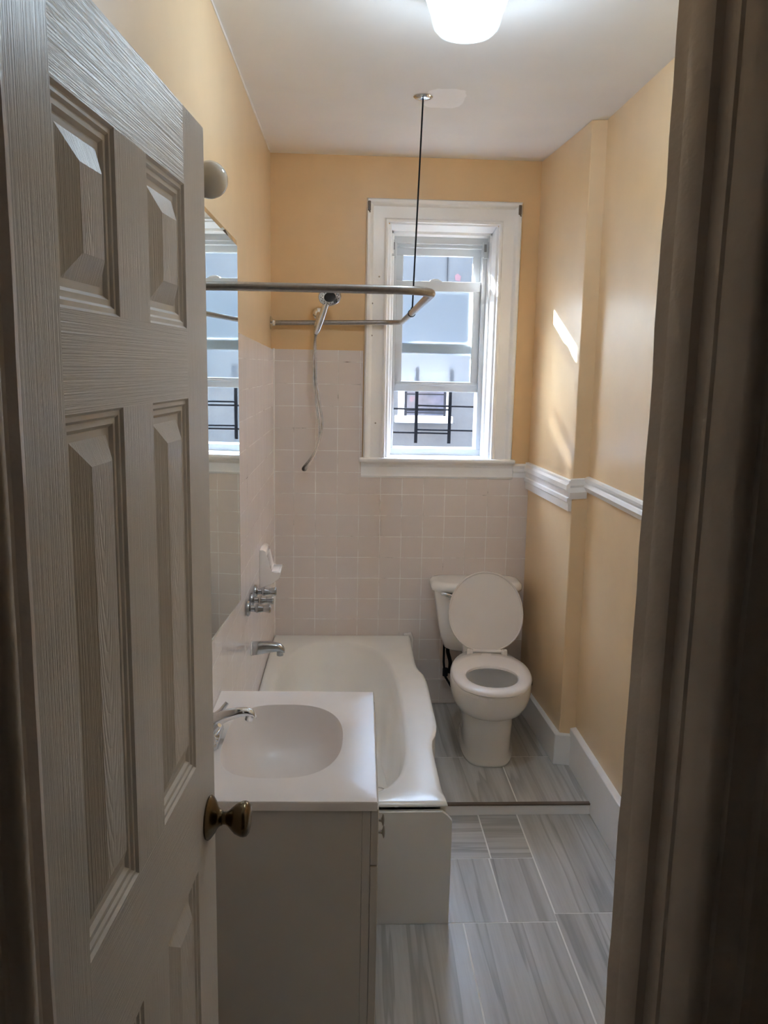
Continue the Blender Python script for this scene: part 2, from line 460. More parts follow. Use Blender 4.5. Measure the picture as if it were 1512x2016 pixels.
# left wall: paint above, tile below
def slab_x(m, fx, y0, y1, z0, z1, t, mat=None):
    """slab whose inner face follows x = fx(y); t = thickness signed"""
    a, b = fx(y0), fx(y1)
    P = [(a, y0, z0), (a + t, y0, z0), (b + t, y1, z0), (b, y1, z0)]
    return m.hexa([*P, *[(p[0], p[1], z1) for p in P]], mat=mat)
m = slab_x(MB(), lx, .3, YB + .12, -.06, CZ + .02, -.12)
struct('wall_left', m, 'beige', 'beige painted left wall')
def tz(y): return 1.876 + (YB - y) * .026      # top of the left tiling rises toward the door
m = MB()
y0, y1 = 1.0, YB
t = .012
m.hexa([(lx(y0), y0, .0), (lx(y0) + t, y0, .0), (lx(y1) + t, y1, .0), (lx(y1), y1, .0),
        (lx(y0), y0, tz(y0)), (lx(y0) + t, y0, tz(y0) - .003), (lx(y1) + t, y1, tz(y1) - .003), (lx(y1), y1, tz(y1))])
struct('wall_left_tiles', m, 'tile_left', 'square off-white glazed tiles on the lower left wall')
# rounded bead in the tiled corner and the ragged bead under the ceiling
m = MB().tube([(lx(YB) + .012, YB - .012, .40), (lx(YB) + .012, YB - .012, 1.88)], .006, 8)
struct('trim_3', m, 'soap', 'thin white caulk bead in the tiled corner')
m = MB().tube([(lx(y) + .002, y, CZ - .003 + random.uniform(-.001, .001)) for y in [.9 + i * .1 for i in range(33)]], [.004 + random.uniform(-.0015, .0015) for i in range(33)], 6)
struct('trim_4', m, 'trim', 'ragged white paint line where left wall meets ceiling')

# back wall with the window opening
WX0, WX1, WZ0, WZ1 = .226, .738, 1.352, 2.478
TZB = 1.877; YW = 4.50
m = MB()
for a in [(-.50, WX0, YB, YW, -.06, CZ + .02), (WX1, 1.25, YB, YW, -.06, CZ + .02), (WX0, WX1, YB, YW, -.06, WZ0), (WX0, WX1, YB, 4.42, WZ1, CZ + .02), (WX0, WX1, 4.42, YW, 2.385, CZ + .02), (WX0 - .01, .25, 4.42, YW, WZ0, 2.385)]:
    m.box(*a)
struct('wall_back', m, 'beige_back', 'beige painted end wall with the window')
m = MB()
m.prism([(-.36, 0), (.97, 0), (.97, 1.262), (.10, 1.262), (.10, TZB), (-.36, TZB)], 'y', YB - .011, YB)
struct('wall_back_tiles', m, 'tile_back', 'square off-white glazed tiles on the end wall around the window')
m = MB().box(.36, .965, YB - .026, YB - .010, ZS, ZS + .135, .004, mat='tile_back')
struct('baseboard_back', m, 'tile_back', 'tiled skirting behind the toilet')

# right wall, chase, ceiling
m = MB()
def plane_x(m, y0, y1, f0, f1, t):
    m.hexa([(f0, y0, -.06), (f0 + t, y0, -.06), (f0 + t, y1, -.06), (f0, y1, -.06), (f1, y0, CZ + .02), (f1 + t, y0, CZ + .02), (f1 + t, y1, CZ + .02), (f1, y1, CZ + .02)])
plane_x(m, .75, YB + .02, rx(0), rx(CZ), .12)
struct('wall_right', m, 'beige', 'beige satin painted right wall')
m = MB()
m.hexa([(chx(YC, 0), YC, .0), (1.10, YC - .028, .0), (1.10, YB, .0), (chx(YB, 0), YB, .0),
        (chx(YC, CZ), YC, CZ), (1.10, YC - .028, CZ), (1.10, YB, CZ), (chx(YB, CZ), YB, CZ)], .004, 2)
struct('wall_chase', m, 'beige', 'beige boxed-out pipe chase in the corner beside the toilet')
m = MB().box(-.55, 1.30, .25, YB + .2, CZ, CZ + .1)
struct('ceiling', m, 'ceiling', 'off-white painted ceiling with one fresher patch')

# baseboards (white, thick top ledge)
m = MB()
def bb(m, p0, p1, z0, h, t, lip=.0):
    """board from p0 to p1 on its wall line; room side offset t toward -x"""
    (xa, ya), (xb, yb) = p0, p1
    m.hexa([(xa - t, ya, z0), (xa + .01, ya, z0), (xb + .01, yb, z0), (xb - t, yb, z0), (xa - t, ya, z0 + h), (xa + .01, ya, z0 + h + .006), (xb + .01, yb, z0 + h + .006), (xb - t, yb, z0 + h)], .004, 2)
bb(m, (rx(.1), .95), (rx(.1), YC - .02), .0, .222, .028)
struct('baseboard_right', m, 'trim', 'deep white baseboard along the right wall')
m = MB()
xa, xb = chx(YC, .1), chx(YB, .1)
m.hexa([(xa - .030, YC - .022, ZS), (1.06, YC - .046, ZS), (1.06, YB - .026, ZS), (xb - .022, YB - .026, ZS),
        (xa - .026, YC - .020, ZS + .142), (1.06, YC - .044, ZS + .142), (1.06, YB - .026, ZS + .142), (xb - .018, YB - .026, ZS + .142)], .004, 2)
struct('baseboard_chase', m, 'trim', 'chunky white baseboard around the pipe chase')

# chair rails
prof_big = [(0, 0), (.014, .0), (.016, .034), (.022, .040), (.020, .056), (.014, .060), (.018, .082), (.026, .092), (.026, .112), (.016, .122), (.016, .132), (0, .134)]
m = MB()
pth = []
for y in (YB, YC + .002):
    x = chx(y, 1.27); pth.append(((x, y, 1.203), (-1, 0, 0), (0, 0, 1)))
m.sweep(prof_big, pth)
struct('trim_5', m, 'trim', 'white moulded chair rail on the pipe chase')
prof_s = [(0, 0), (.010, .0), (.016, .012), (.022, .022), (.016, .034), (.012, .038), (.020, .048), (.020, .058), (.010, .064), (0, .066)]
m = MB().sweep(prof_s, [((rx(1.3), y, 1.292), (-1, 0, 0), (0, 0, 1)) for y in (YC - .018, 1.1)])
struct('trim_6', m, 'trim', 'white moulded chair rail on the right wall')
m = MB().sweep([(0, .0), (.004, .0), (.009, .02), (.012, .03), (.006, .05), (.010, .06), (.008, .085), (0, .09)],
               [((chx(YC, 1.27) - .010, YC + .001, 1.255), (-.25, -.95, 0), (0, 0, 1)), ((1.048, YC - .013, 1.262), (-.25, -.95, 0), (0, 0, 1))])
struct('trim_7', m, 'trim', 'worn white rail stub across the front of the pipe chase')
m = MB().sweep([(0, 0), (.012, .0), (.012, .022), (.020, .032), (.014, .045), (.020, .06), (.012, .070), (0, .07)],
               [((x, YB, 1.258), (0, -1, 0), (0, 0, 1)) for x in (.868, .957)])
struct('trim_8', m, 'trim', 'short white rail between window sill and pipe chase')

# door wall (skewed), jambs and hall
m = MB()
def dbox(m, u0, u1, v0, v1, z0, z1, bev=0, mat=None):
    P = [dwp(u0, v0, z0), dwp(u1, v0, z0), dwp(u1, v1, z0), dwp(u0, v1, z0)]
    return m.hexa([*P, *[(p[0], p[1], z1) for p in P]], bev, 2, mat)
OW = .661
dbox(m, -1.45, -.032, .006, .122, -.1, CZ + .12)
dbox(m, OW + .030, 2.5, .006, .122, -.1, CZ + .12)
dbox(m, -.032, OW + .030, .006, .122, 2.33, CZ + .12)
struct('wall_front', m, 'hall', 'wall around the doorway')
jp = [(.000, .0), (.000, .030), (-.012, .032), (-.0135, .040), (-.0135, .058), (-.011, .064), (0, .066), (0, .080), (-.003, .083), (-.003, .088), (.0, .091), (.0, .128),
      (.004, .134), (.010, .137), (.018, .136), (.022, .140), (.060, .140), (.066, .147), (.080, .147), (.084, .138), (.084, .123), (.030, .121), (.030, .0)]
def jamb(name, u0, sgn, label):
    m = MB(); R = []
    zs = [i * .05 for i in range(47)] + [2.34]
    rnd = random.Random(3)
    for z in zs:
        w = rnd.uniform(-.0014, .0014)
        R.append([dwp(u0 + sgn * (u + (w if i < 2 else w * .25)), v, z) for i, (u, v) in enumerate(jp)])
    m.rings(R)
    struct(name, m, 'jamb', label, smooth=True, autos=35)
jamb('trim_9', OW, 1, 'glossy painted jamb and moulded casing on the right of the doorway')
jamb('trim_10', -.004, -1, 'painted jamb and casing behind the open door')
m = dbox(MB(), -.03, OW + .03, .0, .13, 2.30, 2.33)
struct('trim_11', m, 'jamb', 'painted head of the doorway')
m = MB().box(-1.4, 1.9, -2.0, 1.30, -.08, -.062)
struct('floor_hall', m, 'hallfloor', 'dark hall floor')
for nm, a in dict(left=(-1.5, -1.4, -2., .5, -.08, 2.9), right=(1.9, 2.0, -2., 1.8, -.08, 2.9), rear=(-1.5, 2.0, -2.1, -2.0, -.08, 2.9)).items():
    struct('wall_hall_' + nm, MB().box(*a), 'hall', 'hall wall behind the viewer')
struct('ceiling_hall', MB().box(-1.5, 2.0, -2.1, 1.8, 2.90, 2.95), 'hall', 'hall ceiling')

# ------------------------------------------------------------------ door leaf
DD = Vector((-.0815, -.99667, 0)); DN = Vector((.99667, -.0815, 0))       # from free edge to hinge; out of the face
FE = Vector((-.2128, 1.3405, 0)); DWID = .660; DZ0, DZ1 = .012, 2.149
def dp(u, z, d=0): p = FE + DD * u + DN * d; return Vector((p.x, p.y, z))
door = empty('door_1', dp(DWID, DZ0)); tag(door, 'white moulded six-panel bathroom door standing open at the left', 'door', kind='structure')
m = MB()
U = [0, .116, .283, .391, .550, DWID]           # stile / panel / mullion / panel / stile
Z = [DZ0, .245, 1.002, 1.180, 1.752, 1.850, 2.046, DZ1]
def dquad(u0, u1, z0, z1, mat, along, d=0):
    o = random.uniform(0, 5)
    def uv(u, z): return (z + o, u + o) if along == 'z' else (u + o, z + o)
    m.face([dp(u1, z0, d), dp(u0, z0, d), dp(u0, z1, d), dp(u1, z1, d)], mat, [uv(u1, z0), uv(u0, z0), uv(u0, z1), uv(u1, z1)])
dquad(U[0], U[1], DZ0, DZ1, 'door_v', 'z'); dquad(U[4], U[5], DZ0, DZ1, 'door_v', 'z')
for k in (0, 2, 4, 6): dquad(U[1], U[4], Z[k], Z[k + 1], 'door_v', 'u')
for k in (1, 3, 5): dquad(U[2], U[3], Z[k], Z[k + 1], 'door_v', 'z')
RG = [(0, 0), (.003, -.0035), (.008, -.0035), (.011, -.0065), (.017, -.0065), (.021, -.0105), (.027, -.0105), (.029, -.0105), (.060, -.0015), (.062, -.0008)]
for k in (1, 3, 5):
    for (ua, ub) in ((U[1], U[2]), (U[3], U[4])):
        z0, z1 = Z[k], Z[k + 1]
        prev = None
        for (off, d) in RG:
            bo = off * (.9 if off > .029 else 1)
            cur = [(ub - off, z0 + bo, d), (ua + off * (.62 if off > .029 else 1) , z0 + bo, d), (ua + off * (.62 if off > .029 else 1), z1 - bo, d), (ub - off, z1 - bo, d)]
            if prev:
                for i in range(4):
                    j = (i + 1) % 4
                    a, b, c, e = prev[i], prev[j], cur[j], cur[i]
                    mat = 'door_v' if off > .05 else 'door_s'
                    hor = i in (0, 2)
                    # grain runs up the bevels and along the sticking
                    uvs = [(q[1], q[0]) if (off > .05 or not hor) else (q[0], q[1]) for q in (a, b, c, e)]
                    m.face([dp(*a), dp(*b), dp(*c), dp(*e)], mat, uvs)
            prev = cur
        o = random.uniform(0, 3); zc, uc = (z0 + z1) / 2, (ua + ub) / 2
        m.face([dp(*q) for q in prev], 'door_c', [(q[1] - zc - (.25 if k == 3 else .05), q[0] - uc + .006) for q in prev])
T = -.035
def side(u0, z0, u1, z1): m.face([dp(u0, z0, 0), dp(u1, z1, 0), dp(u1, z1, T), dp(u0, z0, T)], 'door_s', [(0, 0), (1, 0), (1, .04), (0, .04)])
side(0, DZ0, DWID, DZ0); side(DWID, DZ0, DWID, DZ1); side(DWID, DZ1, 0, DZ1); side(0, DZ1, 0, DZ0)
m.face([dp(0, DZ0, T), dp(DWID, DZ0, T), dp(DWID, DZ1, T), dp(0, DZ1, T)], 'door_v', [(DZ0, 0), (DZ0, .66), (DZ1, .66), (DZ1, 0)])
make('door_leaf', m, 'door_v', door, recalc=False)
kb = dp(.046, 1.055)
m = MB().lathe([(.0355, 0), (.0365, .003), (.034, .006), (.030, .009), (.024, .013), (.018, .016), (.0135, .020), (.012, .024)], 40, DN, kb)
rose = make('knob_rosette', m, 'bronze', door, smooth=True)
m = MB().lathe([(.0105, .022), (.0105, .030), (.013, .034), (.019, .040), (.025, .047), (.0285, .056), (.029, .061), (.0275, .066), (.0235, .069), (.0225, .0685), (.0215, .0695), (.012, .071), (.004, .0712)], 40, DN, kb)
make('door_knob', m, 'bronze', door, smooth=True)
for zz in (.30, 1.85):
    m = MB().tube([dp(DWID + .004, zz - .04, .004), dp(DWID + .004, zz + .04, .004)], .005, 10)
    make('hinge', m, 'bronze', door, smooth=True)

# ------------------------------------------------------------------ window
win = empty('window_1', (.48, YB, WZ0)); tag(win, 'white double-hung window with its lower sash raised', 'window', kind='structure')
# casing: three-sided mitred moulding
cx0, cx1, cz1 = .213, .748, 2.484
prof = [(0, 0), (0, .020), (.003, .026), (.012, .027), (.016, .022), (.020, .017), (.030, .016), (.072, .018), (.078, .024), (.082, .034), (.090, .040), (.100, .040), (.106, .032), (.108, .0)]
pth = [((cx0, YB, WZ0 - .004), (-1, 0, 0), (0, -1, 0)), ((cx0, YB, cz1), (-1, 0, 1), (0, -1, 0)), ((cx1, YB, cz1), (1, 0, 1), (0, -1, 0)), ((cx1, YB, WZ0 - .004), (1, 0, 0), (0, -1, 0))]
m = MB().sweep(prof, pth)
make('casing', m, 'trim', win, smooth=True, autos=40)
m = MB().box(.086, .872, YB - .052, YB, 1.330, 1.352, .008, 3)
m.box(.205, .745, YB - .001, 4.36, 1.335, 1.354)
make('window_sill', m, 'trim', win, smooth=True)
m = MB().sweep([(0, 0), (.014, .0), (.020, .010), (.016, .02), (.016, .055), (.028, .068), (.030, .080), (0, .08)], [((x, YB, 1.250), (0, -1, 0), (0, 0, 1)) for x in (.096, .866)])
make('apron', m, 'trim', win, smooth=True, autos=30)
for x, z in ((.172, 2.231), (.140, 2.104), (.140, 1.951), (.165, 1.524)):
    m = MB().lathe([(.0045, -.002), (.0042, .002), (.002, .0035)], 12, (0, -1, 0), (x, YB - .0175, z))
    make('nail_head', m, 'steel', win, smooth=True)
# liner (reveals) splayed and stepped
m = MB()
def rev(xa, xb, t, ya, yb): m.hexa([(xa, ya, WZ0), (xa + t, ya, WZ0), (xb + t, yb, WZ0), (xb, yb, WZ0), (xa, ya, WZ1), (xa + t, ya, WZ1), (xb + t, yb, WZ1), (xb, yb, WZ1)], .002)
rev(.226, .236, -.02, YB - .002, 4.27); rev(.244, .250, -.03, 4.262, 4.30)
rev(.738, .730, .02, YB - .002, 4.27); rev(.722, .716, .03, 4.262, 4.30)
m.hexa([(.22, YB - .002, 2.478), (.745, YB - .002, 2.478), (.745, 4.27, 2.458), (.22, 4.27, 2.458), (.22, YB - .002, 2.50), (.745, YB - .002, 2.50), (.745, 4.27, 2.50), (.22, 4.27, 2.50)], .002)
m.hexa([(.22, 4.262, 2.447), (.745, 4.262, 2.447), (.745, 4.30, 2.440), (.22, 4.30, 2.440), (.22, 4.262, 2.49), (.745, 4.262, 2.49), (.745, 4.30, 2.49), (.22, 4.30, 2.49)], .002)
make('jamb_liner', m, 'trim', win)
# vinyl outer frame
FX0, FX1 = .248, .718
m = MB()
m.box(FX0 - .02, .262, 4.300, 4.42, WZ0, 2.45, .002); m.box(.694, FX1 + .02, 4.300, 4.42, WZ0, 2.45, .002)
m.box(FX0 - .022, FX1 + .022, 4.2975, 4.418, 2.408, 2.455, .003)
m.box(.262, .694, 4.3155, 4.415, 2.392, 2.4095, .002)
m.box(FX0 - .023, FX1 + .023, 4.2972, 4.417, WZ0, 1.388, .004)
make('window_frame', m, 'vinyl', win)
def sash(name, x0, x1, z0, z1, y0, y1, st, top, bot, gl, lift):
    m = MB()
    m.box(x0, x0 + st, y0, y1, z0, z1, .002); m.box(x1 - st, x1, y0, y1, z0, z1, .002)
    m.box(x0 - .0015, x1 + .0015, y0 - .0025, y1 + .002, z1 - top, z1 + .001, .003); m.box(x0 - .0015, x1 + .0015, y0 - .0025, y1 + .002, z0 - .001, z0 + bot, .003)
    if lift: m.box(x0 + .004, x1 - .004, y0 - .010, y0 + .004, z0 + bot - .020, z0 + bot - .010, .002)
    o = make(name, m, 'vinyl', win)
    g = MB().box(x0 + st - .004, x1 - st + .004, (y0 + y1) / 2 - .0015, (y0 + y1) / 2 + .0015, z0 + bot - .004, z1 - top + .004)
    make('pane', g, gl, o)
    return o
lo = sash('lower_sash', .263, .693, 1.680, 2.229, 4.318, 4.348, .037, .048, .050, 'glass_hazy', True)
m = MB().prism([(.43, 2.228), (.436, 2.236), (.452, 2.242), (.474, 2.242), (.49, 2.236), (.496, 2.228)], 'y', 4.322, 4.344, .001)
make('sash_lock', m, 'vinyl', lo)
up = sash('upper_sash', .264, .692, 1.872, 2.398, 4.356, 4.386, .036, .040, .052, 'glass', False)
# window guard outside: two black uprights and four staggered cross bars
grd = thing('window_guard', (.48, 4.45, 1.40), 'black iron guard bars outside the raised window sash', 'window guard')
for x, z1 in ((.3935, 1.80), (.572, 1.795)):
    m = MB().box(x - .0085, x + .0085, 4.444, 4.456, 1.402, z1, .001)
    make('upright', m, 'dark', grd)
for x0, x1, z in ((.226, .572, 1.584), (.3935, .738, 1.602), (.226, .572, 1.458), (.3935, .738, 1.474)):
    m = MB().tube([(x0, 4.45, z), (x1, 4.45, z - .003)], .0048, 10)
    make('cross_bar', m, 'dark', grd)
# blind brackets at the head
for i, (x, lab) in enumerate(((.246, 'small white blind bracket in the upper left corner of the window recess'), (.703, 'small white blind bracket in the upper right corner of the window recess'))):
    m = MB()
    m.box(x - .012, x + .012, 4.270, 4.299, 2.345, 2.42, .002)
    m.box(x - .010, x + .010, 4.255, 4.272, 2.34, 2.352, .001)
    o = make('blind_bracket', m, 'vinyl', None, origin=(x, 4.285, 2.34)); tag(o, lab, 'bracket', 'blind brackets in the window recess')
    m = MB().box(x - .008, x + .004, 4.266, 4.271, 2.372, 2.408, .001)
    make('slot', m, 'grey', o)
for x, lab in ((.118, 'rusty curtain bracket stub on the top left corner of the window casing'), (.840, 'rusty curtain bracket stub on the top right corner of the window casing')):
    m = MB().box(x - .007, x + .007, YB - .048, YB - .038, 2.53, 2.575, .003)
    m.box(x - .004, x + .004, YB - .056, YB - .046, 2.555, 2.57, .002); m.tube([(x, YB - .045, 2.532), (x + .003, YB - .055, 2.522)], .003, 8)
    o = make('curtain_bracket', m, 'brown', None, origin=(x, YB - .044, 2.55)); tag(o, lab, 'bracket', 'curtain bracket stubs on the window casing')

# ------------------------------------------------------------------ outside: the building across the light well
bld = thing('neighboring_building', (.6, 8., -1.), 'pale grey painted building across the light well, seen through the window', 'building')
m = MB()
bx = [(-9., -.7, 8., 8.5, -1.2, 3.6), (-.7, .55, 8., 8.5, -1.2, 4.0), (1.01, 7., 8., 8.5, -1.2, 4.0), (.55, 1.01, 8., 8.5, -1.2, 1.31), (.55, 1.01, 8., 8.5, 1.74, 4.0)]  # first block is unseen, its height set to cut off the low sun
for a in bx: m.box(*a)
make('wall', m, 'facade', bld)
m = MB()
m.box(.53, .592, 7.97, 8.05, 1.33, 1.74, .004); m.box(.985, 1.02, 7.97, 8.05, 1.33, 1.74, .004); m.box(.53, 1.02, 7.97, 8.05, 1.70, 1.76, .004); m.box(.50, 1.05, 7.93, 8.05, 1.28, 1.345, .006)
fw = make('window_frame', m, 'trim', bld)
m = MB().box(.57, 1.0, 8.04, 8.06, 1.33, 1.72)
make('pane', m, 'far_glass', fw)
m = MB()
for x in (.60, .975): m.box(x - .012, x + .012, 7.955, 7.967, 1.345, 1.72)
for z in (1.375, 1.395, 1.55): m.box(.59, .985, 7.956, 7.966, z - .006, z + .006)
make('guard_bars', m, 'dark', fw)
m = MB().box(.962, .968, 7.993, 8.0, 2.25, 3.99)
make('wall_seam', m, 'dark', bld)
m = MB().prism([(1.04, 2.61), (1.085, 2.60), (1.095, 2.645), (1.06, 2.67), (1.035, 2.65)], 'y', 7.997, 8.0)
make('paint_mark', m, 'red', bld)
m = MB()
m.box(-4., -.50, YW - .05, YW + .10, -1.2, 8.); m.box(1.25, 7., YW - .05, YW + .10, -1.2, 8.); m.box(-.50, 1.25, YW - .05, YW + .10, CZ + .13, 8.); m.box(-.50, 1.25, YW - .05, YW + .10, -1.2, -.07)  # unseen wall added and carried up high to keep sky light off the facade
struct('wall_outer', m, 'facade', 'unseen outer house wall above and beside the window, added to shade the facade')
m = MB().box(-9., 7., YW, 8.02, -1.3, -1.2)
struct('floor_courtyard', m, 'concrete_shaft', 'ground of the light well outside the window')

# ------------------------------------------------------------------ mirror cabinet and its light
th = math.radians(4.5)
E0 = Vector((-.268, 2.200, 0)); MD = Vector((math.sin(th), math.cos(th), 0)); MN = Vector((math.cos(th), -math.sin(th), 0))
def mp(u, z, d=0): p = E0 + MD * u + MN * d; return (p.x, p.y, z)
cab = thing('medicine_cabinet', (-.33, 1.95, 1.17), 'tall frameless mirror hanging on the left wall, next to the open door', 'mirror')
m = MB()
m.hexa([(lx(1.72), 1.72, 1.20), (-.335, 1.72, 1.20), (-.325, 2.14, 1.20), (lx(2.14), 2.14, 1.20), (lx(1.72), 1.72, 2.08), (-.335, 1.72, 2.08), (-.325, 2.14, 2.08), (lx(2.14), 2.14, 2.08)], .003)
make('cabinet_box', m, 'panelwhite', cab)
Wm, za, zb, zc = -.47, 1.170, 2.108, 2.14
m = MB(); bv = .014
outer = [(Wm, za - .006), (0, za), (0, zb), (Wm, zc)]
inner = [(Wm + bv, za - .006 + bv), (-.006, za + .004), (-.006, zb - bv * 1.0), (Wm + bv, zc - bv)]
front = [mp(u, z, .0) for u, z in inner]; edge = [mp(u, z, -.003) for u, z in outer]; back = [mp(u, z, -.006) for u, z in outer]
m.face(front, 'mirror')
for i in range(4):
    j = (i + 1) % 4
    m.face([edge[i], edge[j], front[j], front[i]], 'mirror'); m.face([back[i], back[j], edge[j], edge[i]], 'dark')
m.face(back[::-1], 'dark')
make('mirror_door', m, 'mirror', cab)

vl = thing('vanity_light', (lx(1.72), 1.62, 2.15), 'wall light with a round unlit white globe bulb above the mirror', 'wall light')
m = MB()
m.hexa([(lx(1.38), 1.38, 2.11), (lx(1.38) + .025, 1.38, 2.115), (lx(1.86) + .025, 1.86, 2.115), (lx(1.86), 1.86, 2.11), (lx(1.38), 1.38, 2.22), (lx(1.38) + .025, 1.38, 2.215), (lx(1.86) + .025, 1.86, 2.215), (lx(1.86), 1.86, 2.22)], .003)
make('back_plate', m, 'chrome', vl)
by = 1.81; bc = (-.276, by, 2.1715)
m = MB().lathe([(.018, 0), (.018, .03), (.016, .032)], 24, (1, 0, 0), (lx(by) + .024, by, 2.1705))
sock = make('lamp_socket', m, 'panelwhite', vl, smooth=True)
m = MB().lathe([(.0372 * math.sin(a), -.0372 * math.cos(a)) for a in [PI * (i + .4) / 24.8 for i in range(24)]], 40, (1, 0, 0), bc)
make('globe_bulb', m, 'bulb', vl, smooth=True, autos=180)

# ------------------------------------------------------------------ ceiling lamp
M['lamp'] = lamp_mat(.65); M['glow'] = bulb_mat(300.)
cl = thing('ceiling_lamp', (.306, 2.30, CZ), 'lit white opal glass schoolhouse ceiling lamp', 'ceiling light')
m = MB().lathe([(.102, 0), (.107, -.006), (.107, -.056), (.104, -.059), (.102, -.056), (.102, -.012)], 40, (0, 0, 1), (.306, 2.30, CZ))  # deep skirt, out of view, shaped to keep bulb light off the ceiling
make('fitter', m, 'panelwhite', cl, smooth=True)
m = MB().lathe([(.056, -.030), (.085, -.034), (.100, -.044), (.1045, -.058), (.1025, -.075), (.096, -.092), (.0905, -.108), (.088, -.122), (.083, -.136), (.070, -.149), (.048, -.157), (.022, -.160), (.002, -.1605)], 48, (0, 0, 1), (.306, 2.30, CZ + .010))
make('glass_shade', m, 'lamp', cl, smooth=True, autos=180)
m = MB().lathe([(.014, -.046), (.016, -.060), (.030, -.070), (.042, -.086), (.0455, -.104), (.042, -.122), (.030, -.136), (.014, -.143), (.002, -.145)], 24, (0, 0, 1), (.312, 2.30, CZ + .012))
make('bulb', m, 'glow', cl, smooth=True, autos=180)

# ------------------------------------------------------------------ shower curtain rod
rod = thing('shower_curtain_rod', (-.356, 4.13, 2.0), 'U-shaped metal shower curtain rod hung from wall and ceiling', 'shower rod')
zr = 2.0
P = [(lx(2.24) + .004, 2.243, zr)] + [(.06, 2.238, zr)] + arc((.137, 2.337), .102, -PI / 2, 0, 10, 'xy', zr) + [(.262, 3.30, zr + .006)] + [(.278 - .09 + .09 * math.cos(a), 4.02 + .09 * math.sin(a), zr + .012) for a in [PI / 2 * i / 8 for i in range(9)]] + [(lx(4.13) + .004, 4.14, zr)]
P = [Vector(p) for p in P]
m = MB().tube(P, .0115, 16)
make('rail', m, 'steel', rod, smooth=True)
for y in (2.243, 4.14):
    m = MB().lathe([(.032, 0), (.033, .003), (.026, .008), (.018, .012), (.015, .022), (.013, .024)], 28, (1, 0, 0), (lx(y) + (.012 if y < 3 else .001), y, zr))
    make('wall_flange', m, 'chrome', rod, smooth=True)
m = MB().lathe([(.034, 0), (.036, -.002), (.030, -.007), (.014, -.011), (.006, -.012)], 32, (0, 0, 1), (.285, 3.277, CZ))
make('ceiling_flange', m, 'chrome', rod, smooth=True)
m = MB().tube([(.285, 3.277, CZ - .008), (.264, 3.277, zr + .018)], .0032, 10)
make('support_rod', m, 'dark', rod, smooth=True)
m = MB().lathe([(.0118, -.005), (.0150, -.005), (.0150, .005), (.0118, .005)], 24, (.016, 1, 0), (.2620, 3.277, zr + .006), False, False)
m.tube([(.2620, 3.277, zr + .019), (.2635, 3.277, zr + .027)], .005, 10)
make('clamp_ring', m, 'black', rod, smooth=True)

# ------------------------------------------------------------------ hand shower
hs = thing('hand_shower', (-.121, YB, 2.02), 'chrome hand shower on a wall bracket with a looping hose', 'shower head')
m = MB().lathe([(.028, 0), (.029, .003), (.022, .010), (.012, .014)], 28, (0, -1, 0), (-.121, YB, 2.05))
make('wall_flange', m, 'chrome', hs, smooth=True)
m = MB().tube(spline([(-.121, YB - .008, 2.05), (-.121, YB - .06, 2.045), (-.124, 4.075, 2.01), (-.126, 4.06, 1.985)], 6), .0085, 14)
m.lathe([(.013, -.018), (.015, -.012), (.015, .012), (.012, .02)], 20, (.2, -.2, 1), (-.122, 4.035, 1.985))
m.tube([(-.126, 4.062, 1.99), (-.133, 4.06, 1.95)], .010, 14)
make('arm_bracket', m, 'chrome', hs, smooth=True)
hb = Vector((-.126, 4.03, 1.955)); ht = Vector((-.080, 3.985, 2.085)); hdir = (ht - hb).normalized()
m = MB().tube([hb + (ht - hb) * t for t in (-.05, 0, .12, .5, .85, 1., 1.12)], [.010, .012, .0150, .0165, .0155, .0145, .018], 18)
make('handle', m, 'chrome', hs, smooth=True)
hc = Vector((-.064, 3.955, 2.118)); hn = Vector((.12, -.74, -.66)).normalized()
m = MB().lathe([(.012, -.034), (.030, -.028), (.046, -.016), (.0525, -.004), (.054, .004), (.052, .008), (.047, .0095)], 40, hn, hc)
head = make('spray_head', m, 'chrome', hs, smooth=True)
m = MB().lathe([(.0265, .008), (.027, .0105), (.024, .0125), (.002, .013)], 32, hn, hc)
make('spray_plate', m, 'black', head, smooth=True)
m = MB()
q = Vector((0, 0, 1)).rotation_difference(hn)
for k in range(26):
    a = 2 * PI * k / 26; r = .0345 if k % 2 else .041
    m.lathe([(.0018, 0), (.0018, .0022), (.001, .003)], 8, hn, hc + q @ Vector((r * math.cos(a), r * math.sin(a), .0088)))
make('nozzles', m, 'black', head)
hp = [tuple(hb + hdir * -.006), (-.133, 4.045, 1.92), (-.1385, 4.06, 1.848), (-.1405, 4.06, 1.752), (-.128, 4.06, 1.631), (-.113, 4.062, 1.521), (-.115, 4.066, 1.423), (-.151, 4.066, 1.355), (-.180, 4.066, 1.318), (-.190, 4.064, 1.302), (-.183, 4.060, 1.297), (-.171, 4.056, 1.308), (-.132, 4.054, 1.378), (-.103, 4.052, 1.472), (-.099, 4.050, 1.546), (-.114, 4.052, 1.643), (-.128, 4.056, 1.74), (-.131, 4.058, 1.848), (-.1335, 4.06, 1.95)]
sp = spline(hp, 40)
m = MB().tube(sp, [.0062 + (.0007 if i % 2 else -.0007) for i in range(len(sp))], 10)
make('hose', m, 'hose', hs, smooth=True)

# ------------------------------------------------------------------ bathtub
tub = thing('bathtub', (0, 3.32, 0), 'white enamelled bathtub boxed in along the left wall', 'bathtub')
YN = 2.462; RZ = .424
def side_x(y):
    t = [(2.40, .352), (2.49, .352), (2.56, .344), (2.86, .344), (2.93, .352), (3.00, .376), (3.08, .384), (3.52, .390), (3.60, .384), (3.70, .362), (3.76, .358), (4.2, .364)]
    for (a, xa), (b, xb) in zip(t, t[1:]):
        if a <= y <= b:
            f = (y - a) / (b - a); f = f * f * (3 - 2 * f); return xa + (xb - xa) * f
    return .36
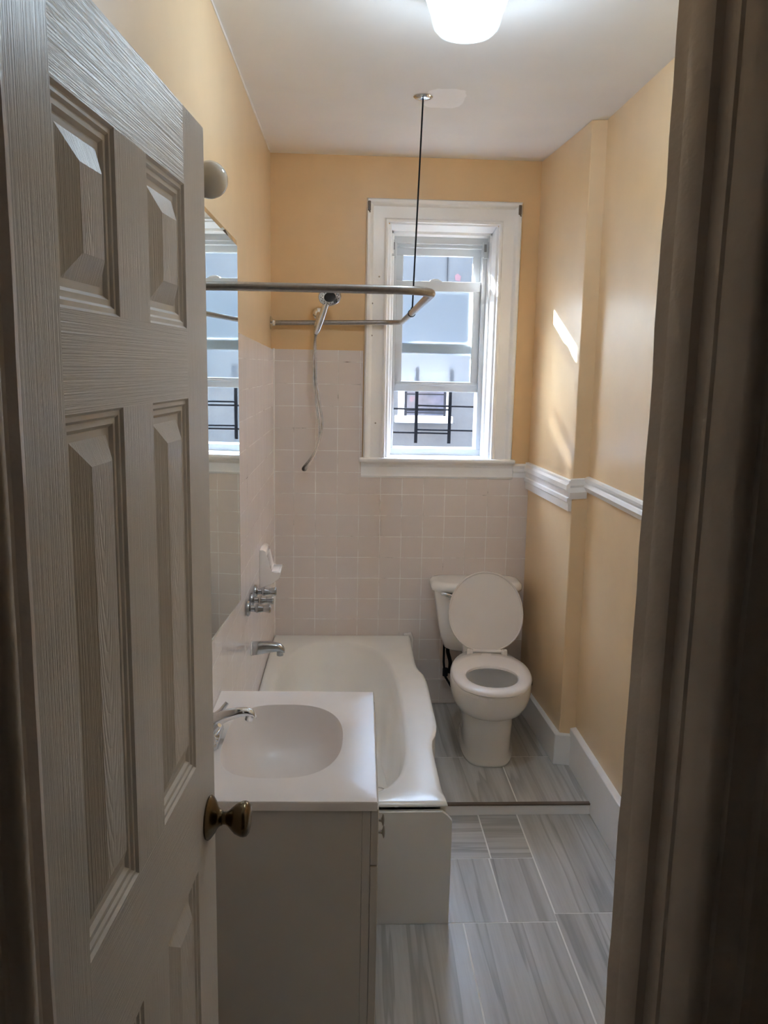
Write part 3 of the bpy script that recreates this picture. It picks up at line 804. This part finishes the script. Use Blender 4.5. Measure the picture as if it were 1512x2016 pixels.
# outline sampled as matched points: outer / inner by the same parameter
def tub_outer():
    pts = []
    ys = [YN + (YB - .013 - YN) * i / 40 for i in range(41)]
    for y in ys: pts.append((side_x(y), y))
    for i in range(1, 20): f = i / 20; pts.append((.364 + (lx(YB) + .013 - .364) * f, YB - .013))
    for i in range(41): y = ys[40 - i]; pts.append((lx(y) + .013, y))
    for i in range(1, 20): f = i / 20; pts.append((lx(YN) + .013 + (.352 - lx(YN) - .013) * f, YN))
    return pts
OUT = tub_outer()
def inner_ring(x0, x1, y0, y1, n0, n1):
    """superellipse-ish ring matched to OUT by direction"""
    cx, cy = (x0 + x1) / 2, (y0 + y1) / 2; a, b = (x1 - x0) / 2, (y1 - y0) / 2; out = []
    for (x, y) in OUT:
        dx, dy = (x - .0) / .36, (y - 3.32) / .86
        n = n1 if dy > 0 else n0
        L = (abs(dx) ** n + abs(dy) ** n) ** (1 / n)
        out.append((cx + a * dx / L, cy + b * dy / L))
    return out
def blend(A, B, t): return [(a[0] + (b[0] - a[0]) * t, a[1] + (b[1] - a[1]) * t) for a, b in zip(A, B)]
def off(A, d):
    out = []
    for (x, y) in A:
        nx = max(min(x, .33), -.30); ny = max(min(y, 4.10), 2.53)
        v = Vector((nx - x, ny - y, 0)); v = v.normalized() * d if v.length > 1e-6 else Vector(); out.append((x + v.x, y + v.y))
    return out
I0 = inner_ring(-.300, .272, 2.520, 4.075, 3.6, 2.7)
I1 = inner_ring(-.282, .254, 2.540, 4.050, 3.5, 2.7)
I2 = inner_ring(-.268, .240, 2.560, 4.000, 3.4, 2.7)
I3 = inner_ring(-.240, .222, 2.620, 3.800, 3.2, 2.8)
I4 = inner_ring(-.215, .203, 2.680, 3.640, 3.0, 2.8)
I5 = inner_ring(-.140, .115, 2.780, 3.500, 3.0, 3.0)
def lv(A, z): return [(x, y, z) for x, y in A]
R = [lv(off(OUT, .014), .411), lv(off(OUT, .001), .4115), lv(OUT, .414), lv(off(OUT, .003), RZ - .006), lv(off(OUT, .012), RZ - .001), lv(off(OUT, .02), RZ),
     lv(blend(off(OUT, .02), I0, .5), RZ - .001), lv(I0, RZ - .002), lv(blend(I0, I1, .6), RZ - .008), lv(I1, RZ - .022), lv(I2, RZ - .07), lv(I3, .17), lv(blend(I3, I4, .7), .09), lv(I4, .066), lv(I5, .058)]
m = MB().rings(R, False, True)
make('basin', m, 'enamel', tub, smooth=True, autos=60)
m = MB()
m.prism([(lx(YN) + .014, .0), (.366, 0), (.367, .366), (.351, .385), (.334, .3985), (lx(YN) + .014, .3985)], 'y', YN - .008, YN + .010, .0015)
make('end_panel', m, 'panelwhite', tub)
m = MB()
ys = [YN + .022 + (YB - .03 - YN - .022) * i / 40 for i in range(41)]
for a, b in zip(ys, ys[1:]):
    pass
R = []
for y in ys:
    x = side_x(y) - .004
    R.append([(x - .018, y, .0), (x, y, .0), (x, y, .411), (x - .018, y, .411)])
m.rings(R)
make('side_apron', m, 'enamel', tub, smooth=True, autos=50)
m = MB().lathe([(.004, .004), (.021, .004), (.021, 0), (.0, 0)][:3], 24, (0, 0, 1), (-.01, 2.95, .0585))
make('drain', m, 'chrome', tub, smooth=True)
m = MB().tube([(.33, YB - .02, RZ + .004), (.365, YB - .018, RZ + .006), (.375, YB - .018, RZ - .02), (.372, YB - .018, RZ - .12)], [.006, .012, .011, .004], 10)
make('caulk', m, 'soap', tub, smooth=True)
# domed white lid lying in the tub
dome = thing('domed_cover', (.138, 3.02, .066), 'small white domed plastic cover lying in the bathtub', 'cover')
m = MB().lathe([(.098, 0), (.100, .004), (.098, .030), (.086, .062), (.062, .086), (.034, .098), (.002, .102)], 40, (0, 0, 1), (.138, 3.02, .066))
make('dome', m, 'soap', dome, smooth=True)
m = MB().tube([(.134, 3.03, .162), (.134, 3.06, .186), (.150, 3.10, .190)], .006, 10)
make('handle', m, 'grey', dome, smooth=True)

# ------------------------------------------------------------------ tub fittings on the left wall
tapx = lx(3.28) + .012
tap = thing('bath_tap', (tapx, 3.04, .897), 'chrome bath tap nearest the viewer, first of three on the tiled wall', 'tap', 'bath taps on the tiled wall')
m = MB().lathe([(.028, 0), (.029, .004), (.027, .010), (.020, .014), (.012, .016), (.011, .034), (.009, .036)], 28, (1, 0, 0), (tapx, 3.04, .897))
make('escutcheon', m, 'chrome_worn', tap, smooth=True)
m = MB(); R = []
for k, (r, h) in enumerate([(.012, .030), (.0165, .034), (.0165, .046), (.0125, .058), (.0125, .066), (.017, .084), (.0165, .088), (.012, .090)]):
    R.append([(tapx + h, 3.04 + r * (1 + .12 * math.cos(5 * 2 * PI * i / 40)) * math.cos(2 * PI * i / 40), .897 + r * (1 + .12 * math.cos(5 * 2 * PI * i / 40)) * math.sin(2 * PI * i / 40)) for i in range(40)])
m.rings(R)
make('handle', m, 'chrome_worn', tap, smooth=True, autos=60)
dup(tap, (tapx + .001, 3.158, .897), 'chrome bath tap in the middle of the three on the tiled wall')
dup(tap, (tapx + .002, 3.28, .897), 'chrome bath tap farthest from the viewer, nearest the soap dish')
sp_ = thing('bath_spout', (lx(3.20) + .012, 3.20, .69), 'chrome bath spout on the tiled wall over the tub', 'spout')
x0 = lx(3.20) + .012
R = []
for x, zc, hw, hh in [(0, .685, .024, .026), (.004, .685, .0255, .028), (.03, .688, .0245, .026), (.07, .691, .022, .022), (.098, .691, .020, .018), (.115, .688, .018, .016), (.126, .682, .0145, .013), (.132, .675, .010, .008)]:
    R.append([(x0 + x, 3.20 + hw * abs(math.cos(a)) ** .8 * (1 if math.cos(a) > 0 else -1), zc + hh * abs(math.sin(a)) ** .8 * (1 if math.sin(a) > 0 else -1)) for a in [2 * PI * i / 28 for i in range(28)]])
m = MB().rings(R)
m.lathe([(.0125, .0), (.0135, -.022), (.0125, -.024), (.011, -.02)], 20, (0, 0, 1), (x0 + .113, 3.20, .680))
make('spout_body', m, 'chrome_worn', sp_, smooth=True, autos=50)
m = MB().lathe([(.029, 0), (.030, .002), (.027, .005)], 28, (1, 0, 0), (x0, 3.20, .685))
make('collar', m, 'soap', sp_, smooth=True)

sd = thing('soap_dish', (lx(3.53) + .012, 3.57, .86), 'white ceramic soap dish with a protruding tray lip on the tiled wall', 'soap dish')
x0 = lx(3.57) + .011; ya, yb = 3.500, 3.650
m = MB()
m.prism([(x0, .850), (x0 + .050, .868), (x0 + .082, .892), (x0 + .090, .912), (x0 + .090, .921), (x0 + .078, .923), (x0 + .052, .918), (x0 + .046, .926), (x0 + .032, .995), (x0 + .028, 1.012), (x0 + .016, 1.020), (x0, 1.020)], 'y', ya, yb, .004)
make('dish_body', m, 'soap', sd, smooth=True, autos=35)
m = MB().box(x0 + .050, x0 + .082, ya + .012, yb - .012, .919, .9245, .002)
make('tray', m, 'soap', sd, smooth=True, autos=35)

# ------------------------------------------------------------------ vanity
va = math.radians(-1.25)
VM = Matrix.Translation((.0895, 1.763, 0)) @ Matrix.Rotation(va, 4, 'Z')     # local: x to the room front (0) / -depth to wall, y along wall
VL, VD, VT = .655, .463, .820
van = thing('vanity_cabinet', (-.13, 2.09, 0), 'white bathroom vanity cabinet seen from its plain side, in front of the tub', 'cabinet')
for a_, b_ in ((.012, .028), (VL - .028, VL - .012)):
    m = MB().box(-VD + .012, -.0345, a_, b_, .0, VT - .0235, .001)
    make('side_panel', m.xf(VM), 'laminate', van)
    m = MB().box(-.034, -.015, a_, b_ + .002, 0.0, VT - .024, .0008)
    make('front_stile', m.xf(VM), 'laminate', van)
m = MB().box(-VD + .012, -.035, .0285, VL - .0285, .09, .106, .001)
make('bottom_panel', m.xf(VM), 'laminate', van)
m = MB().box(-VD + .012, -VD + .018, .0285, VL - .0285, .107, VT - .16, .001)
make('back_panel', m.xf(VM), 'laminate', van)
m = MB().box(-.0145, .004, .013, VL - .013, .652, VT - .026, .002)
make('drawer_front', m.xf(VM), 'laminate', van)
for (a, b, ky) in ((.013, VL / 2 - .0015, VL / 2 - .030), (VL / 2 + .0015, VL - .013, VL / 2 + .030)):
    m = MB().box(-.0145, .004, a, b, .09, .647, .002)
    d = make('door', m.xf(VM), 'laminate', van)
    m = MB().lathe([(.004, 0), (.0042, .014), (.006, .019), (.0155, .0225), (.0160, .024), (.012, .026), (.003, .027)], 24, (1, 0, 0), (.0035, ky, .567))
    make('knob', m.xf(VM), 'steel', d, smooth=True)
# top with integral basin
vt = thing('vanity_sink_top', (-.13, 2.09, VT), 'off-white cultured marble vanity top with a molded oval sink', 'sink')
m = MB()
NB = 96
bc_, ba, bb_ = (-.2435, .330), .157, .222
def basin_ring(s_, z, sx=0., k=1.0):
    out = []
    for i in range(NB):
        a = 2 * PI * i / NB; c, s2 = math.cos(a), math.sin(a)
        n = 2.45 if c > 0 else 3.2
        L = (abs(c) ** n + abs(s2) ** n) ** (-1 / n)
        out.append((bc_[0] + sx + ba * s_ * c * L, bc_[1] + bb_ * s_ * s2 * L * k, z))
    return out
def rect_ring(x0, x1, y0, y1, z):
    out = []
    for i in range(NB):
        a = 2 * PI * i / NB; c, s2 = math.cos(a) * ba, math.sin(a) * bb_
        tx = ((x1 if c > 0 else x0) - bc_[0]) / c if abs(c) > 1e-9 else 1e9
        ty = ((y1 if s2 > 0 else y0) - bc_[1]) / s2 if abs(s2) > 1e-9 else 1e9
        t = min(tx, ty); out.append((bc_[0] + c * t, bc_[1] + s2 * t, z))
    # pull the nearest samples onto the true corners
    for (X, Y) in ((x0, y0), (x0, y1), (x1, y0), (x1, y1)):
        k = min(range(NB), key=lambda i: (out[i][0] - X) ** 2 + (out[i][1] - Y) ** 2); out[k] = (X, Y, z)
    return out
R = [rect_ring(-VD, 0, 0, VL, VT - .023), rect_ring(-VD, .001, -.001, VL, VT - .004), rect_ring(-VD, -.001, .001, VL, VT - .0008), rect_ring(-VD, -.004, .004, VL - .004, VT), 
     basin_ring(1.0, VT), basin_ring(.992, VT - .003), basin_ring(.965, VT - .024, .002), basin_ring(.92, VT - .065, .008), basin_ring(.85, VT - .105, .014), basin_ring(.70, VT - .135, .016), basin_ring(.34, VT - .147, .012), basin_ring(.08, VT - .149, .01)]
m.rings(R, False, True)
make('top', m.xf(VM), 'marble', vt, smooth=True, autos=40)
m = MB().lathe([(.019, .002), (.022, .0), (.021, .003), (.015, .004), (.004, .003)], 24, (0, 0, 1), (bc_[0] + .01, bc_[1], VT - .1495))
make('drain', m.xf(VM), 'chrome', vt, smooth=True)
# faucet
fc = thing('sink_faucet', (-.335, 2.09, VT), 'chrome centerset faucet at the back of the sink', 'faucet')
fx, fy = -.338, 2.085
m = MB()
m.prism([(fx + .026 * math.cos(a), fy + (.05 if math.sin(a) > 0 else -.05) + .026 * math.sin(a)) for a in [2 * PI * i / 32 for i in range(32)]], 'z', VT, VT + .018, .004)
make('base', m, 'chrome', fc, smooth=True, autos=40)
R = []
for (x, z, w, h) in [(fx - .012, VT + .018, .02, .012), (fx - .006, VT + .04, .02, .016), (fx + .012, VT + .055, .019, .017), (fx + .045, VT + .071, .0165, .015), (fx + .075, VT + .079, .0145, .0125), (fx + .098, VT + .080, .013, .0115), (fx + .112, VT + .076, .012, .011), (fx + .117, VT + .070, .010, .009)]:
    R.append([(x - h * .35 * math.sin(a), fy + w * math.cos(a), z + h * math.sin(a)) for a in [2 * PI * i / 24 for i in range(24)]])
m = MB().rings(R)
m.lathe([(.0105, .004), (.0115, -.012), (.0105, -.014), (.009, -.012)], 20, (.25, 0, 1), (fx + .103, fy, VT + .070))
make('spout', m, 'chrome', fc, smooth=True, autos=50)
for s_ in (-1, 1):
    hy = fy + s_ * .052
    m = MB().lathe([(.022, .016), (.021, .028), (.016, .040), (.014, .048), (.008, .052)], 24, (0, 0, 1), (fx, hy, VT))
    m.tube([(fx, hy, VT + .044), (fx + .018, hy + s_ * .010, VT + .056), (fx + .034, hy + s_ * .02, VT + .075)], [.008, .007, .006], 12)
    make('lever_handle', m, 'chrome', fc, smooth=True)

# ------------------------------------------------------------------ toilet
toi = thing('toilet', (.69, 3.85, ZS), 'white two-piece toilet with raised lid in the far right corner', 'toilet')
TM = Matrix.Translation((.700, 3.775, ZS)) @ Matrix.Rotation(math.radians(-5), 4, 'Z')
NT = 64
def egg(a, yf, yb, z, n=2.0, cy=None):
    cy = (yf + yb) / 2 if cy is None else cy; out = []
    for i in range(NT):
        t = 2 * PI * i / NT; c, s_ = math.cos(t), math.sin(t)
        L = (abs(c) ** n + abs(s_) ** n) ** (-1 / n)
        out.append((a * c * L, cy + ((yb - cy) if s_ > 0 else (cy - yf)) * s_ * L, z))
    return out
m = MB()
R = [egg(.121, -.338, .17, 0, 3.2, -.02), egg(.122, -.339, .17, .012, 3.2, -.02), egg(.114, -.331, .16, .022, 3.2, -.02), egg(.112, -.328, .15, .05, 3.2, -.05), egg(.113, -.328, .15, .12, 3.1, -.06), egg(.116, -.334, .15, .175, 2.9, -.08),
     egg(.117, -.337, .15, .222, 2.7, -.08), egg(.121, -.346, .15, .234, 2.6, -.09), egg(.143, -.402, .15, .248, 2.4, -.15), egg(.160, -.446, .14, .270, 2.25, -.19), egg(.173, -.474, .13, .302, 2.15, -.21), egg(.180, -.489, .13, .340, 2.12, -.22), egg(.181, -.493, .13, .372, 2.12, -.22), egg(.180, -.491, .13, .386, 2.12, -.22), egg(.176, -.486, .125, .393, 2.12, -.22),
     egg(.135, -.445, -.06, .394, 2.1, -.25), egg(.130, -.440, -.07, .388, 2.1, -.25), egg(.138, -.445, -.06, .36, 2.1, -.25), egg(.125, -.42, -.09, .29, 2.1, -.25), egg(.090, -.36, -.14, .262, 2.1, -.24), egg(.055, -.31, -.17, .246, 2.1, -.24)]
m.rings(R, True, True)
make('bowl', m.xf(TM), 'porcelain', toi, smooth=True, autos=100)
m = MB().box(-.105, .105, .02, .36, .30, .392, .02, 3)
make('bowl_deck', m.xf(TM), 'porcelain', toi, smooth=True)
m = MB()
m.rings([egg(.072, -.335, -.155, .2545, 2.1, -.24), egg(.072, -.335, -.155, .255, 2.1, -.24)])
make('water', m.xf(TM), 'glass', toi)
# seat ring
def seat_ring(a, yf, yb, z, n=2.1, cy=-.24): return egg(a, yf, yb, z, n, cy)
so = [(-.000, .400), (.003, .412), (.010, .418)]
R = [seat_ring(.172, -.505, -.005, .397, 2.25), seat_ring(.178, -.513, .0, .402, 2.25), seat_ring(.178, -.513, .0, .410, 2.25), seat_ring(.171, -.505, -.006, .418, 2.25), seat_ring(.150, -.475, -.05, .420, 2.2), seat_ring(.124, -.445, -.16, .418, 2.1, -.28), seat_ring(.115, -.435, -.17, .412, 2.05, -.29), seat_ring(.114, -.434, -.172, .402, 2.05, -.29), seat_ring(.120, -.44, -.165, .397, 2.05, -.29)]
m = MB().rings(R + [R[0]], False, False)
bmesh.ops.remove_doubles(m.bm, verts=m.bm.verts, dist=1e-6)
make('seat', m.xf(TM), 'plastic_seat', toi, smooth=True, autos=50)
# lid, leaning back on the tank
LM = Matrix.Translation((.700, 3.800, .462)) @ Matrix.Rotation(math.radians(-3), 4, 'Z') @ Matrix.Rotation(math.radians(90 - 17.5), 4, 'X')
def lid_ring(sc, z, d=0):
    out = []
    for i in range(NT):
        t = 2 * PI * i / NT; c, s_ = math.cos(t), math.sin(t); n = 2.05 if s_ > 0 else 2.6
        L = (abs(c) ** n + abs(s_) ** n) ** (-1 / n)
        x = .181 * c * L; y = .178 + (.207 if s_ > 0 else .178) * s_ * L
        if s_ < 0: x *= 1 - .18 * (abs(s_ * L)) ** 2
        out.append((x * sc, .178 + (y - .178) * sc, z))
    return out
m = MB().rings([lid_ring(.90, .004), lid_ring(.955, .004), lid_ring(.965, .010), lid_ring(.985, .011), lid_ring(1., .006), lid_ring(1., -.004), lid_ring(.97, -.010), lid_ring(.8, -.014)])
make('lid', m.xf(LM), 'plastic_seat', toi, smooth=True, autos=35)
m = MB().box(-.095, -.080, -.012, .014, .397, .434, .004); m.box(.082, .097, -.012, .014, .397, .434, .004)
m.tube([(-.066, -.002, .427), (.068, -.002, .427)], .0085, 14)
m.box(-.082, -.066, -.012, .006, .405, .432, .003); m.box(.068, .084, -.012, .006, .405, .432, .003)
make('hinge', m.xf(TM), 'plastic_seat', toi, smooth=True)
# tank
def rrect(cx, a, y0, y1, z, bow=0., r=.03, n=NT):
    out = []
    cy = (y0 + y1) / 2; b = (y1 - y0) / 2
    for i in range(n):
        t = 2 * PI * i / n; c, s_ = math.cos(t), math.sin(t); e = 5.
        L = (abs(c) ** e + abs(s_) ** e) ** (-1 / e)
        x, y = a * c * L, b * s_ * L
        if y < 0: y -= bow * (1 - (x / a) ** 2)
        out.append((cx + x, cy + y, z))
    return out
TY = 4.166
m = MB().rings([rrect(.690, .120, 4.03, TY - .02, .382, .01), rrect(.690, .160, 4.00, TY - .006, .404, .014), rrect(.689, .180, 3.99, TY, .46, .016), rrect(.687, .190, 3.985, TY, .52, .018), rrect(.682, .203, 3.978, TY, .64, .020), rrect(.680, .210, 3.975, TY, .700, .020), rrect(.680, .210, 3.975, TY, .712, .020)])
make('tank', m, 'porcelain', toi, smooth=True, autos=60)
m = MB().rings([rrect(.681, .222, 3.968, TY + .002, .708, .026), rrect(.681, .228, 3.962, TY + .002, .712, .027), rrect(.681, .230, 3.960, TY + .002, .728, .027), rrect(.681, .226, 3.964, TY + .002, .742, .026), rrect(.681, .214, 3.975, TY - .008, .751, .024), rrect(.681, .19, 3.99, TY - .02, .753, .02)])
make('tank_lid', m, 'porcelain', toi, smooth=True, autos=60)
m = MB().lathe([(.019, 0), (.020, -.004), (.015, -.012), (.010, -.018)], 20, (0, 1, 0), (.552, 3.962, .690))
m.tube([(.560, 3.946, .690), (.535, 3.940, .698), (.512, 3.942, .706), (.496, 3.946, .708)], [.011, .010, .009, .006], 14)
make('flush_lever', m, 'chrome', toi, smooth=True)
m = MB().tube(spline([(.556, 4.07, .41), (.556, 4.09, .36), (.572, 4.10, .30), (.57, 4.10, .24)], 6), .010, 12)
m.lathe([(.018, 0), (.018, .03)], 16, (0, 0, 1), (.556, 4.075, .385)); m.lathe([(.014, 0), (.014, .04)], 16, (0, 0, 1), (.548, 4.10, .225))
m.tube([(.535, 4.085, .41), (.538, 4.10, .30), (.548, 4.11, .22), (.60, 4.12, .13)], .006, 10)
make('supply_hose', m, 'dark', toi, smooth=True)
for s_ in (-1, 1):
    m = MB().lathe([(.012, 0), (.012, .01), (.006, .018)], 16, (0, 0, 1), (s_ * .104, .02, .012))
    make('bolt_cap', m.xf(TM), 'porcelain', toi, smooth=True)
vx = chx(3.95, .25)
vv = thing('shutoff_valve', (vx, 3.95, .245), 'small white-handled water shutoff valve on the pipe chase beside the toilet', 'valve')
m = MB().lathe([(.014, 0), (.012, .01), (.008, .012), (.008, .045), (.011, .046), (.011, .06)], 18, (-1, 0, 0), (vx, 3.95, .245))
make('valve_body', m, 'dark', vv, smooth=True)
m = MB().lathe([(.009, .0), (.016, .004), (.016, .014), (.009, .018)], 18, (-.2, -1, .3), (vx - .028, 3.945, .248))
make('valve_handle', m, 'soap', vv, smooth=True)
m = MB().tube([(vx - .05, 3.95, .24), (vx - .05, 3.955, .20), (vx - .03, 4.0, .12), (vx - .02, 4.05, ZS + .15)], .005, 10)
make('riser_tube', m, 'dark', vv, smooth=True)

# ------------------------------------------------------------------ light
w = bpy.data.worlds.new('sky'); S.world = w; w.use_nodes = True
nt = w.node_tree; nt.nodes.clear()
wo = nt.nodes.new('ShaderNodeOutputWorld'); bg = nt.nodes.new('ShaderNodeBackground'); 
tc = nt.nodes.new('ShaderNodeTexCoord'); sx = nt.nodes.new('ShaderNodeSeparateXYZ'); nt.links.new(tc.outputs['Generated'], sx.inputs[0])
r = nt.nodes.new('ShaderNodeValToRGB'); r.color_ramp.elements[0].position = .0; r.color_ramp.elements[0].color = (.78, .86, 1, 1); r.color_ramp.elements[1].position = .8; r.color_ramp.elements[1].color = (.48, .68, 1, 1)
nt.links.new(sx.outputs[2], r.inputs[0]); nt.links.new(r.outputs[0], bg.inputs[0]); bg.inputs[1].default_value = 33.0
nt.links.new(bg.outputs[0], wo.inputs[0])
sd_ = bpy.data.lights.new('sun', 'SUN'); sd_.energy = 140; sd_.angle = math.radians(.6); sd_.color = (1, .96, .9)
so_ = bpy.data.objects.new('sun', sd_); COL.objects.link(so_)
so_.rotation_euler = Vector((1, -1.32, -.66)).to_track_quat('-Z', 'Y').to_euler()

# ------------------------------------------------------------------ camera
F_PX = 1640.0; PIT, YAW, ROL = -.172866106, -.0519250499, .0193456459
cy, sy = math.cos(YAW), math.sin(YAW); cp, sp2 = math.cos(PIT), math.sin(PIT); cr, sr = math.cos(ROL), math.sin(ROL)
R0 = Matrix(((1, 0, 0), (0, 0, -1), (0, 1, 0)))
Rr = Matrix(((cr, -sr, 0), (sr, cr, 0), (0, 0, 1))) @ Matrix(((1, 0, 0), (0, cp, sp2), (0, -sp2, cp))) @ R0 @ Matrix(((cy, sy, 0), (-sy, cy, 0), (0, 0, 1)))
right, down, fwd = Rr[0], Rr[1], Rr[2]
cam = bpy.data.cameras.new('camera'); co = bpy.data.objects.new('camera', cam); COL.objects.link(co)
mw = Matrix.Identity(4)
for i in range(3): mw[i][0] = right[i]; mw[i][1] = -down[i]; mw[i][2] = -fwd[i]
mw[0][3], mw[1][3], mw[2][3] = 0, 0, 1.80237
co.matrix_world = mw
cam.sensor_fit = 'VERTICAL'; cam.sensor_height = 36; cam.lens = F_PX / 2016 * 36; cam.clip_start = .02
S.camera = co
S.view_settings.view_transform = 'Standard'; S.view_settings.look = 'None'; S.view_settings.gamma = 1; S.view_settings.use_curve_mapping = False
S.view_settings.exposure = 0.5
S.cycles.use_denoising = True
S.cycles.max_bounces = 12; S.cycles.diffuse_bounces = 8; S.cycles.glossy_bounces = 5; S.cycles.transparent_max_bounces = 12
S.cycles.caustics_reflective = False; S.cycles.caustics_refractive = True
S.cycles.sample_clamp_indirect = 25
